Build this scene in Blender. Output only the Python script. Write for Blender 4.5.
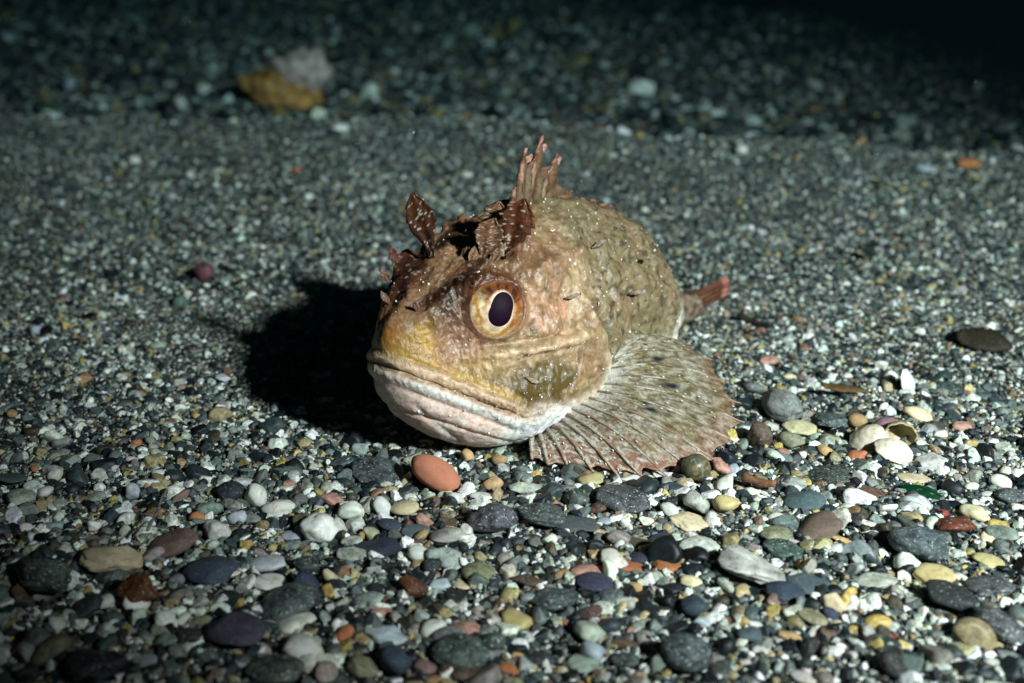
import bpy, bmesh, math, random
import numpy as np
from mathutils import Vector, Matrix, Euler

# ------------------------------------------------------------------ clear
for o in list(bpy.data.objects):
    bpy.data.objects.remove(o)
C = bpy.context.scene.collection
S = bpy.context.scene
S.unit_settings.system = 'METRIC'
S.unit_settings.scale_length = 0.01          # 1 unit = 1 cm
random.seed(7)
rng = np.random.default_rng(11)

# ------------------------------------------------------------------ camera
FPX, CAMH, PITCH = 1236.0, 10.6, math.radians(20)
cam_d = bpy.data.cameras.new('camera')
cam = bpy.data.objects.new('camera', cam_d)
C.objects.link(cam)
cam.location = (0, 0, CAMH)
cam.rotation_euler = (math.pi / 2 - PITCH, 0, 0)
cam_d.sensor_width = 36
cam_d.lens = 36 * FPX / 1024
cam_d.clip_start = 0.5
cam_d.clip_end = 3000
cam_d.dof.use_dof = True
cam_d.dof.focus_distance = 23.3
cam_d.dof.aperture_fstop = 0.185
S.camera = cam

# ------------------------------------------------------------------ world: night under water
w = bpy.data.worlds.new('World')
S.world = w
w.use_nodes = True
bg = w.node_tree.nodes['Background']
bg.inputs[0].default_value = (0.10, 0.32, 0.40, 1)
bg.inputs[1].default_value = 0.003

# ------------------------------------------------------------------ the photographer's strobe (off frame, to the right)
sp_d = bpy.data.lights.new('strobe', 'SPOT')
sp = bpy.data.objects.new('strobe', sp_d)
C.objects.link(sp)
sp.location = (24.1, -8.5, 24.2)
tgt = Vector((5.2, 37.5, 0))
sp.rotation_euler = (tgt - Vector(sp.location)).to_track_quat('-Z', 'Y').to_euler()
sp_d.energy = 200000
sp_d.color = (1.0, 0.95, 0.93)
sp_d.spot_size = math.radians(58)
sp_d.spot_blend = 0.95
sp_d.shadow_soft_size = 1.4

S.view_settings.view_transform = 'Standard'
S.view_settings.look = 'None'
S.view_settings.exposure = 0.0
S.view_settings.gamma = 1.0
S.cycles.max_bounces = 6
S.cycles.diffuse_bounces = 2
S.cycles.transparent_max_bounces = 12
S.cycles.use_denoising = True
S.cycles.caustics_reflective = False
S.cycles.caustics_refractive = False


# ================================================================== helpers
def lin(r, g, b):
    f = lambda c: (c / 255 / 12.92) if c / 255 <= 0.04045 else ((c / 255 + 0.055) / 1.055) ** 2.4
    return np.array([f(r), f(g), f(b)])


def ray(px, py):
    c, s = math.cos(PITCH), math.sin(PITCH)
    a, b = (px - 512) / FPX, (341.5 - py) / FPX
    return Vector((a, c + b * s, -s + b * c))


def at_z(px, py, z):
    d = ray(px, py)
    t = (z - CAMH) / d.z
    return Vector((d.x * t, d.y * t, z))


def at_y(px, py, y):
    d = ray(px, py)
    t = y / d.y
    return Vector((d.x * t, y, CAMH + d.z * t))


def project(P):
    P = np.asarray(P, float)
    c, s = math.cos(PITCH), math.sin(PITCH)
    x, y, z = P[..., 0], P[..., 1], P[..., 2] - CAMH
    dep = y * c - z * s
    up = y * s + z * c
    return 512 + x / dep * FPX, 341.5 - up / dep * FPX, dep


_perm = np.random.default_rng(3).permutation(512)
_grad = np.random.default_rng(5).normal(size=(512, 3))
_grad /= np.linalg.norm(_grad, axis=1)[:, None]


def perlin(p):
    p = np.asarray(p, float)
    i = np.floor(p).astype(int)
    f = p - i
    u = f * f * f * (f * (f * 6 - 15) + 10)
    out = 0
    for dx in (0, 1):
        for dy in (0, 1):
            for dz in (0, 1):
                h = _perm[(_perm[(_perm[(i[..., 0] + dx) & 511] + i[..., 1] + dy) & 511] + i[..., 2] + dz) & 511]
                g = _grad[h]
                d = f - np.array([dx, dy, dz])
                wt = (u[..., 0] if dx else 1 - u[..., 0]) * (u[..., 1] if dy else 1 - u[..., 1]) * (u[..., 2] if dz else 1 - u[..., 2])
                out = out + wt * (g * d).sum(-1)
    return out * 1.6


def fbm(p, oct=4, gain=0.5):
    p = np.asarray(p, float)
    a, s, t = 1.0, 0.0, 0.0
    for k in range(oct):
        s = s + a * perlin(p * 2 ** k + 17.3 * k)
        t += a
        a *= gain
    return s / t * 1.3


def sstep(a, b, x):
    t = np.clip((x - a) / (b - a), 0, 1)
    return t * t * (3 - 2 * t)


def bell(x, a, b, e):
    return sstep(a - e, a + e, x) * (1 - sstep(b - e, b + e, x))


def gss(x, s):
    return np.exp(-(x / s) ** 2)


def mesh_obj(name, V, F, mat, parent=None, smooth=True, cols=None):
    me = bpy.data.meshes.new(name)
    me.from_pydata([tuple(map(float, v)) for v in V], [], F)
    if smooth:
        me.polygons.foreach_set('use_smooth', [True] * len(me.polygons))
    if cols is not None:
        at = me.attributes.new('tint', 'FLOAT_COLOR', 'POINT')
        c4 = np.ones((len(V), 4), np.float32)
        c4[:, :3] = cols
        at.data.foreach_set('color', c4.ravel())
    me.materials.append(mat)
    me.update()
    o = bpy.data.objects.new(name, me)
    C.objects.link(o)
    if parent:
        o.parent = parent
    return o


def grid_faces(nu, nv, wrap=False):
    F = []
    for i in range(nu - 1):
        for j in range(nv if wrap else nv - 1):
            k = (j + 1) % nv
            F.append((i * nv + j, i * nv + k, (i + 1) * nv + k, (i + 1) * nv + j))
    return F


def tube(pts, rad, n=8):
    pts = [Vector(p) for p in pts]
    V, F = [], []
    for i, p in enumerate(pts):
        t = (pts[min(i + 1, len(pts) - 1)] - pts[max(i - 1, 0)]).normalized()
        a = t.cross(Vector((0.13, 0.21, 1)))
        if a.length < 1e-4:
            a = t.cross(Vector((1, 0, 0)))
        a.normalize()
        b = t.cross(a)
        for k in range(n):
            th = 2 * math.pi * k / n
            V.append(p + (a * math.cos(th) + b * math.sin(th)) * rad[i])
    F = grid_faces(len(pts), n, True)
    F.append(tuple(range(n - 1, -1, -1)))
    F.append(tuple((len(pts) - 1) * n + k for k in range(n)))
    return V, F


def tag(o, label=None, cat=None, group=None, kind=None):
    if label: o['label'] = label
    if cat: o['category'] = cat
    if group: o['group'] = group
    if kind: o['kind'] = kind
    return o


# ------------------------------------------------------------------ node helper
class NT:
    def __init__(s, name):
        s.m = bpy.data.materials.new(name)
        s.m.use_nodes = True
        s.t = s.m.node_tree
        s.b = s.t.nodes['Principled BSDF']
        s.out = s.t.nodes['Material Output']

    def n(s, typ, **kw):
        nd = s.t.nodes.new(typ)
        for k, v in kw.items():
            setattr(nd, k, v)
        return nd

    def l(s, a, b):
        s.t.links.new(a, b)

    def noise(s, vec, scale, detail=4, rough=0.55):
        nd = s.n('ShaderNodeTexNoise')
        nd.inputs['Scale'].default_value = scale
        nd.inputs['Detail'].default_value = detail
        nd.inputs['Roughness'].default_value = rough
        s.l(vec, nd.inputs['Vector'])
        return nd.outputs['Fac']

    def ramp(s, fac, stops):
        nd = s.n('ShaderNodeValToRGB')
        r = nd.color_ramp
        while len(r.elements) < len(stops):
            r.elements.new(0.5)
        for e, (p, c) in zip(r.elements, stops):
            e.position = p
            e.color = (*c, 1) if len(c) == 3 else c
        s.l(fac, nd.inputs[0])
        return nd.outputs[0]

    def mix(s, a, b, fac, mode='MIX'):
        nd = s.n('ShaderNodeMix', data_type='RGBA', blend_type=mode)
        for sock, v in ((nd.inputs[6], a), (nd.inputs[7], b), (nd.inputs[0], fac)):
            if hasattr(v, 'is_output'):
                s.l(v, sock)
            elif isinstance(v, (int, float)):
                sock.default_value = v
            else:
                sock.default_value = (*v, 1)
        return nd.outputs[2]

    def bump(s, h, strength, dist):
        nd = s.n('ShaderNodeBump')
        nd.inputs['Strength'].default_value = strength
        nd.inputs['Distance'].default_value = dist
        s.l(h, nd.inputs['Height'])
        s.l(nd.outputs[0], s.b.inputs['Normal'])

    def objvec(s):
        tc = s.n('ShaderNodeTexCoord')
        oi = s.n('ShaderNodeObjectInfo')
        ad = s.n('ShaderNodeVectorMath', operation='ADD')
        mu = s.n('ShaderNodeMath', operation='MULTIPLY')
        mu.inputs[1].default_value = 57.0
        s.l(oi.outputs['Random'], mu.inputs[0])
        s.l(tc.outputs['Object'], ad.inputs[0])
        s.l(mu.outputs[0], ad.inputs[1])
        return ad.outputs[0], oi


def pb(b, rough=0.6, spec=0.25):
    b.inputs['Roughness'].default_value = rough
    b.inputs['Specular IOR Level'].default_value = spec


def mat_stone(name, contrast, speck, rough, spec, sss=0.0, bumpd=0.02, fine=9.0, vein=0.0):
    m = NT(name)
    vec, oi = m.objvec()
    col = oi.outputs['Color']
    n1 = m.noise(vec, 2.6, 5, 0.62)
    n2 = m.noise(vec, fine, 6, 0.7)
    lo, hi = 1 - contrast, 1 + contrast * 0.7
    k = m.ramp(n1, [(0.32, (lo, lo, lo)), (0.5, (1, 1, 1)), (0.70, (hi, hi, hi * 0.97))])
    c = m.mix(col, k, 1.0, 'MULTIPLY')
    k2 = m.ramp(n2, [(0.36, (lo, lo, lo)), (0.55, (1, 1, 1)), (0.72, (hi, hi, hi))])
    c = m.mix(c, k2, 1.0, 'MULTIPLY')
    if speck > 0:
        n3 = m.noise(vec, fine * 2.3, 3, 0.6)
        f = m.ramp(n3, [(0.60, (0, 0, 0)), (0.68, (speck,) * 3)])
        c = m.mix(c, (0.55, 0.57, 0.53), f)
        n4 = m.noise(vec, fine * 1.7, 3, 0.6)
        f = m.ramp(n4, [(0.60, (0, 0, 0)), (0.66, (speck,) * 3)])
        c = m.mix(c, (0.012, 0.016, 0.02), f)
    if vein > 0:
        n5 = m.noise(vec, 1.7, 3, 0.6)
        f = m.ramp(n5, [(0.47, (0, 0, 0)), (0.5, (vein,) * 3), (0.54, (0, 0, 0))])
        c = m.mix(c, (0.30, 0.20, 0.09), f)
    m.l(c, m.b.inputs['Base Color'])
    pb(m.b, rough, spec)
    if sss:
        m.b.inputs['Subsurface Weight'].default_value = sss
        m.b.inputs['Subsurface Radius'].default_value = (0.16, 0.15, 0.12)
        m.b.inputs['Subsurface Scale'].default_value = 1.0
    m.bump(n2, 0.6, bumpd)
    return m.m


M = {}
M['granite'] = mat_stone('speckled_stone', 0.68, 0.9, 0.55, 0.3, 0, 0.03, 9)
M['stone'] = mat_stone('plain_stone', 0.46, 0.45, 0.6, 0.25, 0, 0.02, 10)
M['quartz'] = mat_stone('milky_quartz', 0.12, 0.0, 0.42, 0.3, 0.25, 0.012, 6, 0.45)
M['smooth'] = mat_stone('worn_stone', 0.24, 0.2, 0.7, 0.2, 0, 0.008, 14)
M['marble'] = mat_stone('mottled_marble', 0.5, 0.45, 0.5, 0.3, 0, 0.02, 5)


def mat_glass(name):
    m = NT(name)
    vec, oi = m.objvec()
    m.l(oi.outputs['Color'], m.b.inputs['Base Color'])
    m.b.inputs['Transmission Weight'].default_value = 0.45
    m.b.inputs['IOR'].default_value = 1.2
    pb(m.b, 0.35, 0.4)
    n = m.noise(vec, 12, 4)
    m.bump(n, 0.4, 0.01)
    return m.m


M['glass'] = mat_glass('frosted_translucent')


def mat_grain():
    m = NT('gravel_grains')
    at = m.n('ShaderNodeAttribute', attribute_type='INSTANCER', attribute_name='gcol')
    tc = m.n('ShaderNodeTexCoord')
    oi = m.n('ShaderNodeObjectInfo')
    ad = m.n('ShaderNodeVectorMath', operation='ADD')
    mu = m.n('ShaderNodeMath', operation='MULTIPLY')
    mu.inputs[1].default_value = 91.0
    m.l(oi.outputs['Random'], mu.inputs[0])
    m.l(tc.outputs['Object'], ad.inputs[0])
    m.l(mu.outputs[0], ad.inputs[1])
    n1 = m.noise(ad.outputs[0], 2.6, 6, 0.75)
    k = m.ramp(n1, [(0.34, (0.4, 0.4, 0.4)), (0.50, (1, 1, 1)), (0.70, (1.6, 1.6, 1.55))])
    c = m.mix(at.outputs['Color'], k, 1.0, 'MULTIPLY')
    m.l(c, m.b.inputs['Base Color'])
    pb(m.b, 0.45, 0.35)
    m.bump(n1, 0.5, 0.02)
    return m.m


M['grain'] = mat_grain()


def mat_ground():
    m = NT('packed_gravel')
    tc = m.n('ShaderNodeTexCoord')
    v = m.n('ShaderNodeTexVoronoi')
    v.inputs['Scale'].default_value = 5.0
    m.l(tc.outputs['Object'], v.inputs['Vector'])
    bw = m.n('ShaderNodeSeparateColor')
    m.l(v.outputs['Color'], bw.inputs[0])
    c = m.ramp(bw.outputs[0], [(0.0, (0.015, 0.022, 0.022)), (0.45, (0.06, 0.08, 0.075)), (0.8, (0.16, 0.18, 0.165)), (1.0, (0.42, 0.43, 0.39))])
    m.l(c, m.b.inputs['Base Color'])
    pb(m.b, 0.8, 0.2)
    m.bump(v.outputs['Distance'], 0.8, 0.08)
    return m.m


M['ground'] = mat_ground()


def mat_skin(name, sss=0.12, rough=0.5, spec=0.3, fine=14.0, amt=0.5, bumpd=0.03, trans=0.0):
    m = NT(name)
    at = m.n('ShaderNodeAttribute', attribute_type='GEOMETRY', attribute_name='tint')
    tc = m.n('ShaderNodeTexCoord')
    n1 = m.noise(tc.outputs['Object'], fine, 5, 0.65)
    lo = 1 - amt
    k = m.ramp(n1, [(0.33, (lo, lo * 0.97, lo * 0.92)), (0.52, (1, 1, 1)), (0.70, (1 + amt * 0.6, 1 + amt * 0.6, 1 + amt * 0.6))])
    c = m.mix(at.outputs['Color'], k, 1.0, 'MULTIPLY')
    m.l(c, m.b.inputs['Base Color'])
    pb(m.b, rough, spec)
    if sss:
        m.b.inputs['Subsurface Weight'].default_value = sss
        m.b.inputs['Subsurface Radius'].default_value = (0.22, 0.11, 0.07)
        m.b.inputs['Subsurface Scale'].default_value = 1.0
    n2 = m.noise(tc.outputs['Object'], fine * 1.6, 4, 0.6)
    m.bump(n2, 0.7, bumpd)
    if trans:
        tr = m.n('ShaderNodeBsdfTranslucent')
        m.l(c, tr.inputs['Color'])
        mx = m.n('ShaderNodeMixShader')
        mx.inputs[0].default_value = trans
        m.l(m.b.outputs[0], mx.inputs[1])
        m.l(tr.outputs[0], mx.inputs[2])
        m.l(mx.outputs[0], m.out.inputs[0])
    return m.m


M['skin'] = mat_skin('fish_skin', 0.15, 0.38, 0.45, 11, 0.34, 0.022)
M['fin'] = mat_skin('fin_membrane', 0.0, 0.45, 0.35, 16, 0.5, 0.02, 0.42)
M['flap'] = mat_skin('skin_flap', 0.0, 0.5, 0.3, 18, 0.5, 0.02, 0.35)
M['eye'] = mat_skin('iris', 0.1, 0.35, 0.4, 26, 0.28, 0.008)


def mat_plain(name, col, rough, spec):
    m = NT(name)
    tc = m.n('ShaderNodeTexCoord')
    n1 = m.noise(tc.outputs['Object'], 20, 3)
    c = m.ramp(n1, [(0.3, tuple(np.array(col) * 0.75)), (0.7, tuple(np.array(col) * 1.25))])
    m.l(c, m.b.inputs['Base Color'])
    pb(m.b, rough, spec)
    return m.m


M['pupil'] = mat_plain('pupil', (0.010, 0.0015, 0.009), 0.6, 0.1)
M['speck'] = mat_plain('sand_speck', (0.78, 0.76, 0.70), 0.5, 0.3)


def mat_cornea():
    m = NT('cornea')
    tr = m.n('ShaderNodeBsdfTransparent')
    gl = m.n('ShaderNodeBsdfGlossy')
    gl.inputs['Roughness'].default_value = 0.08
    gl.inputs['Color'].default_value = (0.25, 0.27, 0.27, 1)
    lw = m.n('ShaderNodeLayerWeight')
    lw.inputs[0].default_value = 0.22
    df = m.n('ShaderNodeBsdfTranslucent')
    df.inputs[0].default_value = (0.5, 0.5, 0.48, 1)
    pw = m.n('ShaderNodeMath', operation='POWER')
    pw.inputs[1].default_value = 2.5
    m.l(lw.outputs['Facing'], pw.inputs[0])
    ml = m.n('ShaderNodeMath', operation='MULTIPLY')
    ml.inputs[1].default_value = 0.12
    m.l(pw.outputs[0], ml.inputs[0])
    m1 = m.n('ShaderNodeMixShader')
    m1.inputs[0].default_value = 0.4
    m.l(gl.outputs[0], m1.inputs[1])
    m.l(df.outputs[0], m1.inputs[2])
    m2 = m.n('ShaderNodeMixShader')
    m.l(ml.outputs[0], m2.inputs[0])
    m.l(tr.outputs[0], m2.inputs[1])
    m.l(m1.outputs[0], m2.inputs[2])
    m.l(m2.outputs[0], m.out.inputs[0])
    return m.m


M['cornea'] = mat_cornea()


# ================================================================== the ground
A1, B1 = np.array([-27.0, 60.5]), np.array([21.0, 50.5])          # crest of the first ripple
A2, B2 = np.array([12.0, 134.0]), np.array([38.0, 92.0])          # crest of the second one


def side(x, y, A, B):
    d = (B - A) / np.linalg.norm(B - A)
    return -(x - A[0]) * d[1] + (y - A[1]) * d[0]               # > 0 beyond the crest


def gz(x, y):
    x = np.asarray(x, float)
    y = np.asarray(y, float)
    p = np.stack([x * 0.12, y * 0.12, np.zeros_like(x) + 0.5], -1)
    p2 = np.stack([x * 0.45, y * 0.45, np.zeros_like(x) + 3.5], -1)
    near = 1 - sstep(24, 34, y)
    z = fbm(p, 2) * (0.16 + 0.45 * sstep(30, 60, y)) + fbm(p2, 2) * (0.10 + 0.10 * near)
    fishy = np.exp(-(((x - 0.8) / 5.5) ** 2 + ((y - 24.5) / 5.5) ** 2) ** 2)
    z = z * (1 - 0.85 * fishy)
    s1 = side(x, y, A1, B1) + 1.2 * fbm(p * 0.9 + 9, 2)
    z = z + 0.55 * sstep(-16, 0, s1) - 2.3 * sstep(0, 6, s1) + 1.9 * sstep(12, 50, s1)
    s2 = side(x, y, A2, B2) + 4 * fbm(p * 0.4 + 5, 2)
    z = z - 9 * sstep(0, 26, s2)
    return z


def axis(lo, hi, a, b, fine, coarse):
    out = list(np.arange(a, b, fine))
    st, v = fine, b
    while v < hi:
        out.append(v); st = min(st * 1.18, coarse); v += st
    out.append(hi)
    st, v = fine, a
    pre = []
    while v > lo:
        st = min(st * 1.18, coarse); v -= st; pre.append(max(v, lo))
    return np.array(pre[::-1] + out)


gx = axis(-700, 700, -26, 26, 0.4, 60)
gy = axis(-300, 1200, 10, 70, 0.4, 60)
GX, GY = np.meshgrid(gx, gy, indexing='ij')
GV = np.stack([GX, GY, gz(GX, GY)], -1).reshape(-1, 3)
ground = mesh_obj('ground', GV - np.array([0, 0, 0.06]), grid_faces(len(gx), len(gy)), M['ground'])
ground['kind'] = 'structure'

# ================================================================== pebbles, one by one
PAL = {
    'W': ((220, 220, 210), 'white', 'quartz'), 'C': ((214, 198, 158), 'cream', 'smooth'), 'T': ((182, 150, 104), 'tan', 'smooth'),
    'Y': ((180, 166, 116), 'yellow', 'quartz'), 'O': ((178, 112, 70), 'orange', 'smooth'), 'P': ((196, 146, 128), 'pink', 'stone'),
    'G': ((132, 138, 132), 'grey', 'stone'), 'S': ((88, 100, 104), 'slate grey', 'smooth'), 'N': ((58, 66, 80), 'blue-black', 'smooth'),
    'K': ((50, 54, 54), 'black', 'stone'), 'V': ((76, 88, 84), 'dark green', 'granite'), 'L': ((178, 186, 194), 'pale blue', 'quartz'),
    'B': ((98, 78, 64), 'brown', 'stone'), 'R': ((150, 62, 48), 'red', 'stone'), 'A': ((96, 54, 34), 'amber brown', 'stone'),
    'E': ((146, 158, 144), 'pale green', 'stone'), 'M': ((182, 186, 172), 'mottled whitish', 'marble'), 'D': ((86, 94, 94), 'speckled dark', 'granite'),
    'H': ((142, 140, 112), 'olive', 'stone'), 'U': ((124, 104, 92), 'grey-brown', 'smooth'),
}
SHAPE = {'r': 'rounded', 'a': 'angular', 's': 'flat', 'l': 'long', 'w': 'wedge-shaped'}
# x y length thickness tilt colour shape [* = landmark] [description]
PEB = '''
115 558 70 36 8 C w *cream wedge stone
173 543 48 30 -22 U r *smooth pinkish-brown pebble
10 478 34 13 3 S s
34 469 9 8 0 O r
55 475 16 13 -40 W r
45 492 17 13 -20 W r
95 497 21 12 -12 E a
93 526 15 13 0 W a
132 492 15 18 0 L a
88 540 22 9 3 M s
20 497 30 19 0 M r
32 511 27 14 25 E w
110 518 17 14 -60 N a
100 511 12 6 -75 Y l
160 474 17 11 20 W r
148 488 13 8 80 P l
55 526 22 15 0 L a
25 528 15 12 0 W r
42 575 62 46 10 V a *big dark green boulder at the left edge
138 590 44 40 10 A a *dark amber stone below the wedge
56 623 20 17 40 W a
105 602 20 17 -35 W r
138 606 32 20 55 W a
86 607 34 22 -35 K s
116 586 22 15 0 K r
23 600 42 10 80 B l
50 650 42 32 -30 H r
95 664 60 40 0 K a *big black stone at the lower left corner
18 668 15 12 0 G r
145 660 26 18 10 L a
165 641 24 18 -20 G r
112 618 26 18 10 V a
256 496 25 24 60 W r *round white pebble
278 509 34 20 -8 W a
322 528 42 34 12 W a *largest white quartz pebble
301 521 24 18 -45 H a
230 492 29 25 0 K r
243 482 20 14 10 L a
216 531 29 26 60 W a *heart-shaped white pebble
237 517 20 17 0 L r
252 519 18 13 20 G r
291 536 22 12 5 L s
293 546 21 13 0 G a
248 540 32 6 -22 K l
268 563 38 18 -5 L r *pale blue oval pebble
208 509 29 19 -10 E a
197 518 16 15 0 O r
289 484 14 10 0 P r
199 546 14 9 75 W l
180 497 22 10 -40 U l
332 500 27 16 12 P w
301 499 18 14 10 G a
273 548 14 10 0 Y r
307 564 28 20 10 V r
209 571 54 30 -5 N r *blue-black boulder
270 582 38 20 8 W s
288 602 62 40 -20 D r *sparkling conglomerate boulder
236 630 58 36 5 N r *dark violet boulder
295 622 42 18 -8 W a
302 648 42 32 20 W r *white pitted pebble
325 618 18 12 70 E r
182 620 22 10 -45 W l
200 623 24 12 -25 H r
178 653 22 17 60 G r
306 585 30 26 60 N r
332 580 26 14 65 C l
303 605 12 6 80 O l
276 669 60 34 0 V r *green speckled boulder at the bottom edge
190 636 26 20 0 K r
177 580 17 15 0 G r
352 511 28 22 -10 W w *bright white wedge pebble
382 507 22 18 70 W r
405 508 29 17 -6 C r *cream-yellow pebble
340 527 20 13 80 W r
380 473 60 26 22 D s *dark slab beside the terracotta pebble
425 521 21 15 30 P a
492 518 50 36 0 D a *square charcoal stone
352 540 22 11 -10 M s
371 533 17 15 0 H a
378 549 56 18 -12 N s
389 525 26 16 8 N r
416 531 30 13 0 S s
419 554 24 19 20 W r
444 556 36 22 15 E a
432 564 24 18 -40 K w
447 535 34 15 -6 M r
467 530 15 12 50 W r
483 496 26 12 -5 W w
493 484 20 17 -20 T r
455 498 22 13 10 W a
448 523 22 10 15 B r
410 497 15 11 10 W a
467 456 15 14 80 T r
500 460 16 13 0 T r
528 488 38 15 4 M l
541 514 52 30 8 V a *dark green block
577 525 46 16 5 S s
543 497 15 10 10 T a
592 479 28 19 0 Y a
638 480 36 12 5 W l *long white pebble under the fan fin
622 498 56 30 12 D r *black-and-white boulder
575 498 28 22 0 V a
598 508 19 14 0 B a
580 509 18 8 28 W l
626 525 16 10 55 W l
640 541 12 9 -10 Y r
647 549 17 11 20 C w
613 560 32 20 25 W a
618 546 15 11 -60 W r
643 557 27 12 -5 N r
630 567 30 10 -4 O s *thin orange pebble
668 566 30 13 10 O r *orange-pink pebble
588 571 36 16 5 P r
607 537 12 11 0 W r
605 521 16 9 -10 L s
660 541 28 15 -20 N r
782 405 44 32 35 G r *large grey oval pebble
801 428 36 16 12 C r *bright cream oval pebble
790 440 28 18 15 H r
759 435 29 26 80 B r *dark round pebble
742 446 17 11 -80 E r
826 451 19 13 35 T r
785 454 18 11 35 P s
800 455 13 11 0 W a
770 361 21 12 5 P a
790 377 15 8 12 C r
755 388 24 11 18 G l
810 438 14 4 -35 W l
832 420 46 20 5 V s
720 467 25 19 50 P a *flesh-pink stone
735 470 17 12 60 L a
728 503 30 24 0 Y a *yellowish quartz block
726 485 26 17 -50 W a
698 503 30 24 30 M a *white stone speckled with black
692 523 44 17 16 C s *flat cream stone
778 519 20 15 10 W r
760 519 20 8 8 W l
805 501 42 22 -8 S r *smooth dark slate pebble
822 527 48 27 -32 U r *striped brown oval pebble
838 520 34 14 -50 M s
753 568 68 36 28 M a *large mottled whitish boulder
785 549 42 18 15 V s
778 535 36 17 -3 H a
795 484 28 14 10 M s
842 540 22 7 18 T l
836 548 16 11 -10 W r
700 546 40 18 5 M r
830 476 58 20 -12 V s
672 502 18 13 0 K r
676 488 22 13 15 N r
670 511 22 16 35 W w
915 478 36 11 5 C s *flat cream-yellow pebble near the green glass
920 492 19 13 0 D r
1000 482 22 17 20 W r *bright white pebble at the right edge
971 486 16 10 0 W a
955 524 40 25 -10 A a *amber-brown stone
976 514 32 20 25 C w
919 543 58 38 12 D r *large speckled round boulder
933 574 42 20 5 Y r *yellow pebble
990 562 34 17 18 Y s
988 538 22 9 -40 C w
942 513 13 9 0 R r
1002 533 34 19 5 E r
872 495 36 15 8 B s
928 507 13 11 0 L a
924 519 22 12 0 K r
895 525 16 11 -10 G a
1010 496 30 19 10 D r
918 414 30 17 25 C r
962 427 20 12 0 P r
950 388 28 12 10 V r
858 421 20 16 20 T r
858 455 21 14 -10 O a
953 446 11 7 40 W a
948 597 50 34 15 K w *black stone with a pale rim
875 580 42 18 -4 M s
998 626 60 42 30 D s *big grey slab at the right edge
893 665 34 30 70 K r
990 586 48 22 -5 D s
895 637 15 8 5 R a
686 652 52 46 20 V r *big dark green boulder at the bottom edge
694 606 28 24 0 N r
690 581 24 15 10 C r
741 592 20 15 -30 Y a
785 592 38 24 10 N r *grey-blue pebble
793 602 24 12 -5 P s
791 614 18 13 30 W r
813 617 32 16 22 H r
834 602 24 20 40 C a *cream-white angular pebble
831 614 19 14 30 N r
806 583 46 16 3 S s
752 635 30 18 15 S a *grey cube-like pebble
758 626 22 9 30 W s
763 651 21 11 20 W a
790 636 24 15 10 T a
809 648 26 20 -60 K a
813 635 18 11 -45 W a
805 677 30 12 10 W r
715 656 32 8 -5 G l
700 622 20 15 0 L a
726 586 24 13 45 M l
836 625 16 8 -25 C a
413 588 32 26 20 A a *dark red-amber pebble
440 585 21 15 -10 L a
479 572 34 22 5 H r *mottled olive pebble
463 585 19 9 8 C s
460 596 32 13 5 K a
465 628 32 19 0 P r
433 629 27 22 -20 W r *white pebble in the foreground
460 651 56 32 12 V r *dark green boulder in the foreground
396 660 35 33 30 N r
386 634 44 18 12 L a
383 612 24 13 12 P a
388 602 17 12 -15 O a
368 600 32 15 -8 E r
400 613 19 13 70 S a
345 633 20 15 -40 O s
430 613 18 10 0 W s
494 630 15 12 0 E a
507 602 16 10 20 P a
519 620 38 19 18 Y a *mustard-coloured block
492 641 26 20 0 V r
465 673 32 18 0 B r
436 680 22 10 0 T r
362 668 32 24 25 H s
425 667 23 16 10 U r
506 668 20 11 0 O r
527 580 34 16 5 B a
595 582 38 17 8 N r *blue-black oval pebble
555 598 48 22 -5 V r
563 575 18 12 -20 T r
635 588 17 14 10 T r
619 586 13 10 60 W r
632 601 17 12 10 C r
610 597 29 18 -10 D r
588 613 30 18 -25 B a
590 632 36 26 20 M r *lumpy conglomerate pebble
593 652 27 24 40 L r
585 663 36 16 -3 E r
615 635 17 7 0 W a
630 646 36 10 8 B s
640 625 24 13 -15 E a
636 632 16 9 -20 W a
625 660 28 19 0 V r
545 660 30 18 8 K a
517 655 13 12 0 T a
514 671 19 9 15 O s
204 272 20 18 30 R r *plum-red pebble
187 294 9 8 20 W a
223 378 17 9 10 L a
158 345 16 9 -10 E r
37 330 15 10 10 L r
105 350 17 8 0 G s
122 350 9 8 0 W r
157 382 8 6 -20 W r
12 414 12 9 30 T r
136 443 11 8 -10 O r
78 380 9 7 20 W r
150 440 12 9 30 E r
60 452 20 8 0 G s
232 430 10 9 0 E r
243 428 8 6 20 W a
370 91 15 16 70 W r *pale pebble in the dark hollow
205 90 16 11 10 W r
70 84 12 11 0 L r
120 116 20 9 0 C s
100 100 13 9 0 W a
340 128 18 9 0 W r
180 103 12 13 0 W r
968 163 26 10 -5 O s
925 168 18 8 5 L s
805 145 12 9 0 L r
742 150 12 9 0 W r
795 135 18 9 -10 W s
868 70 10 9 0 L r
500 160 9 6 0 C r
467 175 11 6 0 W s
487 181 10 5 -10 W s
135 160 11 8 5 W r
190 175 8 7 0 W r
308 197 9 7 -10 W r
296 170 10 6 0 O r
'''
PCOL = {'dark violet': (60, 58, 72)}


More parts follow.
